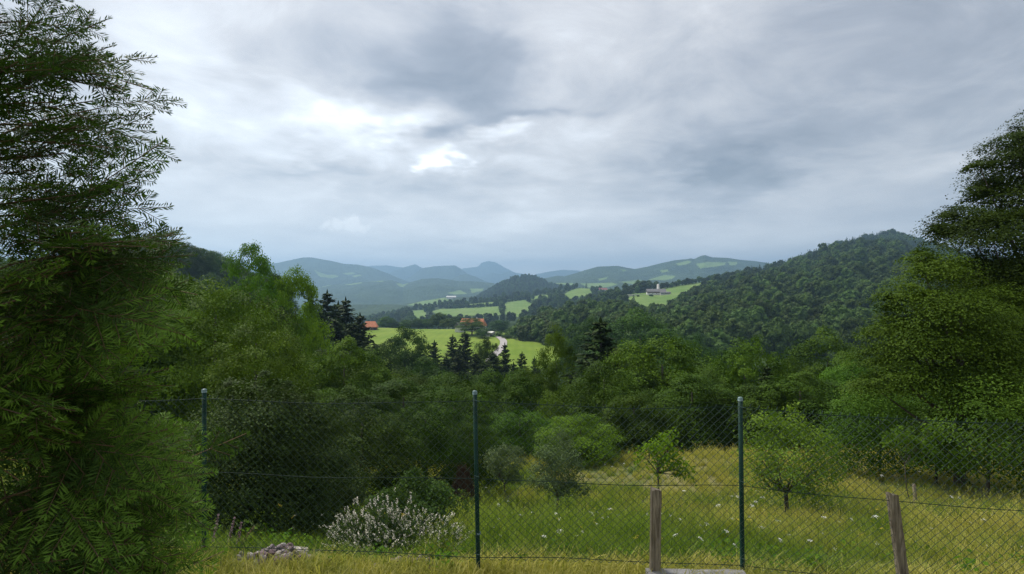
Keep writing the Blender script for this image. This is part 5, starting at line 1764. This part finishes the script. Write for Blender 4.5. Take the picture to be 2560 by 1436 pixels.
zb = float(ground((2600 - CX) * 17 / F, 17)) - .2
it = [(2540, 400, 75, 0), (2490, 470, 60, .5), (2420, 570, 75, 0), (2370, 600, 55, .5), (2480, 600, 90, -1), (2570, 540, 110, 0), (2400, 690, 90, .8), (2500, 740, 110, -.5), (2580, 700, 120, -1), (2450, 420, 30, 0), (2545, 345, 35, .3),
      (2640, 420, 120, .5), (2700, 560, 150, 0), (2620, 850, 140, -.5), (2500, 880, 110, .2), (2430, 820, 90, 1.0), (2720, 750, 160, 0), (2345, 580, 32, .2), (2455, 500, 42, 0), (2660, 320, 90, 0.5), (2380, 540, 30, .3)]
big_tree('hornbeam_tree', 2600, 0, 17, 'large dark tree filling the right edge, its crown rising above the hill', px_lobes(2600, 17, zb, it), 0.080, 62, 125, (.50, .53, .42), 601, .17, spread=.34, flat=.2, up=.8, rad=(.55, 1.06), low=-.08, keep=.6)
zb = float(ground((2400 - CX) * 14.5 / F, 14.5)) - .2
it = [(2340, 690, 70, 0), (2270, 750, 60, 0), (2360, 780, 80, -.5), (2240, 830, 70, .2), (2300, 870, 90, -.5), (2210, 900, 58, .3), (2400, 860, 100, -.3), (2260, 950, 75, -.4), (2350, 960, 90, -.6), (2200, 980, 60, 0), (2440, 960, 100, -.2),
      (2480, 800, 90, .5), (2550, 900, 110, 0), (2550, 1010, 100, -.4), (2300, 650, 34, .2), (2230, 770, 34, .1)]
big_tree('field_maple', 2400, 0, 14.5, 'lighter green rounded tree in front of the dark tree at the right edge', px_lobes(2400, 14.5, zb, it), 0.066, 58, 120, (.95, 1.02, .68), 602, .12, spread=.34, flat=.18, up=.8, rad=(.6, 1.06), low=-.08, keep=.6)
for k, (px, py, d, its, colr, lab) in enumerate([
        (2200, 1150, 16.5, [(2130, 1060, 60, 0), (2200, 1020, 70, 0), (2260, 1070, 70, -.3), (2160, 1110, 60, -.3), (2230, 1125, 55, -.5), (2300, 1040, 60, .2), (2100, 1120, 45, 0)], (.95, 1.0, .8), 'green shrub at the meadow edge right of the apple tree'),
        (2470, 1170, 12.5, [(2440, 1040, 75, 0), (2500, 1000, 80, .3), (2550, 1060, 90, 0), (2400, 1090, 65, 0), (2470, 1110, 70, -.3), (2560, 1130, 80, -.3), (2350, 1120, 45, .2), (2610, 1080, 90, 0)], (1.05, 1.15, .8), 'bright green shrub at the right edge of the meadow under the large tree'),
        (2340, 1160, 15.0, [(2330, 1080, 60, 0), (2370, 1040, 60, .2), (2300, 1110, 50, 0), (2370, 1120, 55, -.2)], (.7, .72, .6), 'dull brownish-green shrub between the two shrubs at the right')]):
    zb = float(ground((px - CX) * d / F, d)) - .2
    L = px_lobes(px, d, zb, its)
    x = (px - CX) * d / F
    root = obj('meadow_shrub', None, loc=(x, d, zb), label=lab, cat='shrub')
    V, q, t = crown_leaves(np.random.default_rng(610 + k), L, 60, 60, .07, low=-.9, spread=.3)
    obj('crown', mesh_np('crown', V, q, M_LEAF, t), root, color=colr)
    obj('trunk', trunk_mesh(np.random.default_rng(620 + k), 'trunk', L, max(l[2] for l in L), .04, M_BARK, 6, 7), root)

# ------------------------------------------------------------------ the yew in the left foreground
M_YEW = leaf_mat('yew_needle', (0.024, 0.054, 0.014), (0.145, 0.265, 0.036), 0.28, 0.5, spread=.02)
M_TWIG = plain_mat('yew_twig', (0.085, 0.055, 0.03), (0.15, 0.10, 0.05), 20, 0.9)


def needle_shoot(r, p0, dirv, plane_n, length, step=.0086, nl=.041, tip=0.0):
    """needles in two ranks along one shoot; returns centres, normals, directions, lengths, tints and the axis"""
    n = max(4, int(length / step))
    s = (np.arange(n) + .5) / n
    side = unit(np.cross(plane_n, dirv))
    bend = -0.10 * length * s ** 2
    ax = p0 + dirv * (length * s)[:, None] + np.array([0, 0, 1.]) * bend[:, None]
    out = []
    for sg in (-1, 1):
        t = dirv * .62 + side * sg * .80 + plane_n * .14 + r.normal(size=(n, 3)) * .10
        t = unit(t)
        ln = nl * (1 - .55 * s ** 4) * r.uniform(.8, 1.15, n) * (.75 + .25 * np.minimum(1, s * 6))
        out.append((ax + t * ln[:, None] * .5, plane_n + r.normal(size=(n, 3)) * .25, t, ln, np.clip(.06 + .28 * r.uniform(0, 1, n) + tip * (s > .4) * .55, 0, 1)))
    tv = unit(dirv + r.normal(size=(4, 3)) * .3)
    out.append((ax[-1] + tv * .009, np.repeat(plane_n[None], 4, 0) + r.normal(size=(4, 3)) * .3, tv, np.full(4, .02), np.full(4, min(1, .35 + tip * .6))))
    return out, ax


def spray(seed, tip):
    """a flat yew spray about 0.3 m long growing along +x, its upper face towards +z"""
    r = np.random.default_rng(seed)
    parts, tw = [], MB()
    L = r.uniform(.24, .34)
    n0 = np.array([0, 0, 1.])
    o_, ax = needle_shoot(r, np.zeros(3), np.array([1., 0, 0]), n0, L, tip=tip)
    parts += o_
    tw.tube(np.vstack([[0, 0, 0], ax[len(ax) // 2], ax[-1]]), .0016, 3, caps=False)
    k = 0
    for s in np.linspace(.15, .7, 4):
        for sg in (-1, 1):
            if r.uniform() < .35:
                continue
            dv = unit(np.array([.72, sg * .72, r.normal() * .10]))
            p0 = np.array([L * s, 0, -.10 * L * s * s])
            ll = L * (.55 - .38 * s) * r.uniform(.7, 1.15)
            o_, ax = needle_shoot(r, p0, dv, unit(n0 + r.normal(size=3) * .15), ll, tip=tip)
            parts += o_
            tw.tube(np.vstack([p0, ax[-1]]), .0012, 3, caps=False)
    c, n_, t, ln, ti = [np.concatenate([p[i] for p in parts]) for i in range(5)]
    V, q = leaf_quads(c, n_, t, ln, .0044)
    return V, q, np.repeat(ti, 4), np.concatenate(tw.V), {k_: np.concatenate(v) for k_, v in tw.Fs.items()}


SPR = [spray(700 + i, 0.0) for i in range(5)] + [spray(710 + i, 1.0) for i in range(3)]
YX, YY = -2.05, 1.80
YD = math.hypot(YX, YY)
YTH = math.atan2(YX, YY)
ENV = np.array([(-700, 60), (-300, 170), (0, 235), (60, 250), (110, 285), (150, 345), (190, 455), (250, 500), (300, 445), (360, 405), (410, 405), (470, 470), (510, 490), (560, 465), (600, 455), (680, 490), (760, 500), (820, 470), (880, 445), (950, 410),
                (1010, 430), (1080, 500), (1140, 575), (1170, 575), (1230, 535), (1300, 520), (1400, 495), (1500, 500), (1800, 470)], float)


def yew_radius(z, ang):
    """reach of the yew from its trunk at height z; the side turned to the valley follows the outline seen"""
    py = CY - (z - CZ) * F / 2.15
    px = np.interp(py, ENV[:, 0], ENV[:, 1])
    th = np.arctan((px - CX) / F)
    rr = YD * np.sin(th - YTH)
    rr = np.clip(rr, .12, 1.3)
    return rr * (1 + .10 * np.sin(ang * 5 + z * 3.0) + .06 * np.sin(ang * 11 + z * 7))


ry = np.random.default_rng(77)
yew = obj('yew_tree', None, loc=(YX, YY, float(ground(YX, YY)) - .05), label='tall dark yew with flat needle sprays filling the left foreground', cat='tree')
base = np.array(yew.location)
NV, NQ, NT_, TV, TF = [], [], [], [], {3: [], 4: []}
nv = tv_ = 0
limbs = MB()
face = math.atan2(-YY, -YX)          # from the trunk towards the camera


def add_spray(p0, dv, up, sc, tip):
    global nv, tv_
    ez = unit(up - dv * np.dot(up, dv))
    ey = np.cross(ez, dv)
    Rm = np.stack([dv, ey, ez], 1) * sc
    S = SPR[5 + int(ry.integers(0, 3))] if tip else SPR[int(ry.integers(0, 5))]
    NV.append(S[0] @ Rm.T + p0 - base); NQ.append(S[1] + nv); nv += len(S[0])
    NT_.append(S[2])
    TV.append(S[3] @ Rm.T + p0 - base)
    for k_, v in S[4].items():
        TF[k_].append(v + tv_)
    tv_ += len(S[3])


for i in range(205):
    z = .35 + 4.1 * (i + ry.uniform(0, 1)) / 205
    ang = face + ry.uniform(-1.6, 2.2)
    upper = z > 2.5
    if 1.30 < z < 1.80 and -.9 < ang - face < .75 and ry.uniform() < .7:      # a bare hollow in the crown
        continue
    R = float(yew_radius(z, ang)) * ry.uniform(.78, 1.0)
    out = np.array([math.cos(ang), math.sin(ang), 0])
    end = np.array([YX, YY, z]) + out * max(.1, R - .21)
    b0 = np.array([YX, YY, max(.25, z - R * ry.uniform(.15, .55))])
    m = (b0 + end) / 2 + ry.normal(size=3) * .03 + np.array([0, 0, .03])
    limbs.tube(np.array([b0, m, end]) - base, [.007, .0045, .0020], 5, caps=False)
    lift = ry.uniform(.10, .60) if upper else ry.uniform(-.30, .30)
    up0 = unit(np.array([0, 0, .55]) + np.array([.45, -.75, 0]) * ry.uniform(.2, 1.1) + ry.normal(size=3) * .25)
    ns = 7 if upper else 9
    if upper and ry.uniform() < (.38 if z > 2.95 else .15):
        continue
    for k in range(ns):
        s = .30 + .70 * (k + ry.uniform(0, 1)) / ns
        p = b0 * (1 - s) ** 2 + 2 * m * s * (1 - s) + end * s * s
        sg = -1 if k % 2 else 1
        side = unit(np.cross(up0, out)) * sg
        w = .15 if k == ns - 1 else ry.uniform(.45, 1.0)
        dv = unit(out * .9 + side * w + np.array([0, 0, lift]) + ry.normal(size=3) * .15)
        add_spray(p + ry.normal(size=3) * .015, dv, unit(up0 + ry.normal(size=3) * .22), ry.uniform(.8, 1.45), (z < 2.4 and s > .5 and ry.uniform() < .85))
# sprays that close the lower part of the crown
for i in range(380):
    z = .3 + 3.0 * ry.uniform() ** 1.25
    ang = face + ry.uniform(-1.6, 2.2)
    if z > 2.2 and ry.uniform() < (z - 2.2):
        continue
    if 1.30 < z < 1.80 and -.9 < ang - face < .75:
        continue
    R = float(yew_radius(z, ang)) * ry.uniform(.35, .8)
    out = np.array([math.cos(ang), math.sin(ang), 0])
    dv = unit(out + ry.normal(size=3) * .5)
    add_spray(np.array([YX, YY, z]) + out * max(.05, R - .2), dv, unit(np.array([0, -.4, .8]) + ry.normal(size=3) * .5), ry.uniform(.8, 1.2), ry.uniform() < .3)
obj('needles', mesh_np('needles', np.concatenate(NV), np.concatenate(NQ), M_YEW, np.concatenate(NT_)), yew, kind='stuff')
obj('twigs', mesh_np('twigs', np.concatenate(TV), [np.concatenate(v) for v in TF.values() if v], M_TWIG, smooth=True), yew, kind='stuff')
limbs.tube(np.array([(YX, YY, .2), (YX + .03, YY, 1.5), (YX - .02, YY + .03, 3.0), (YX, YY, 4.6)]) - base, [.10, .075, .045, .012], 10)
obj('trunk', limbs.mesh('trunk', M_TWIG, True), yew)
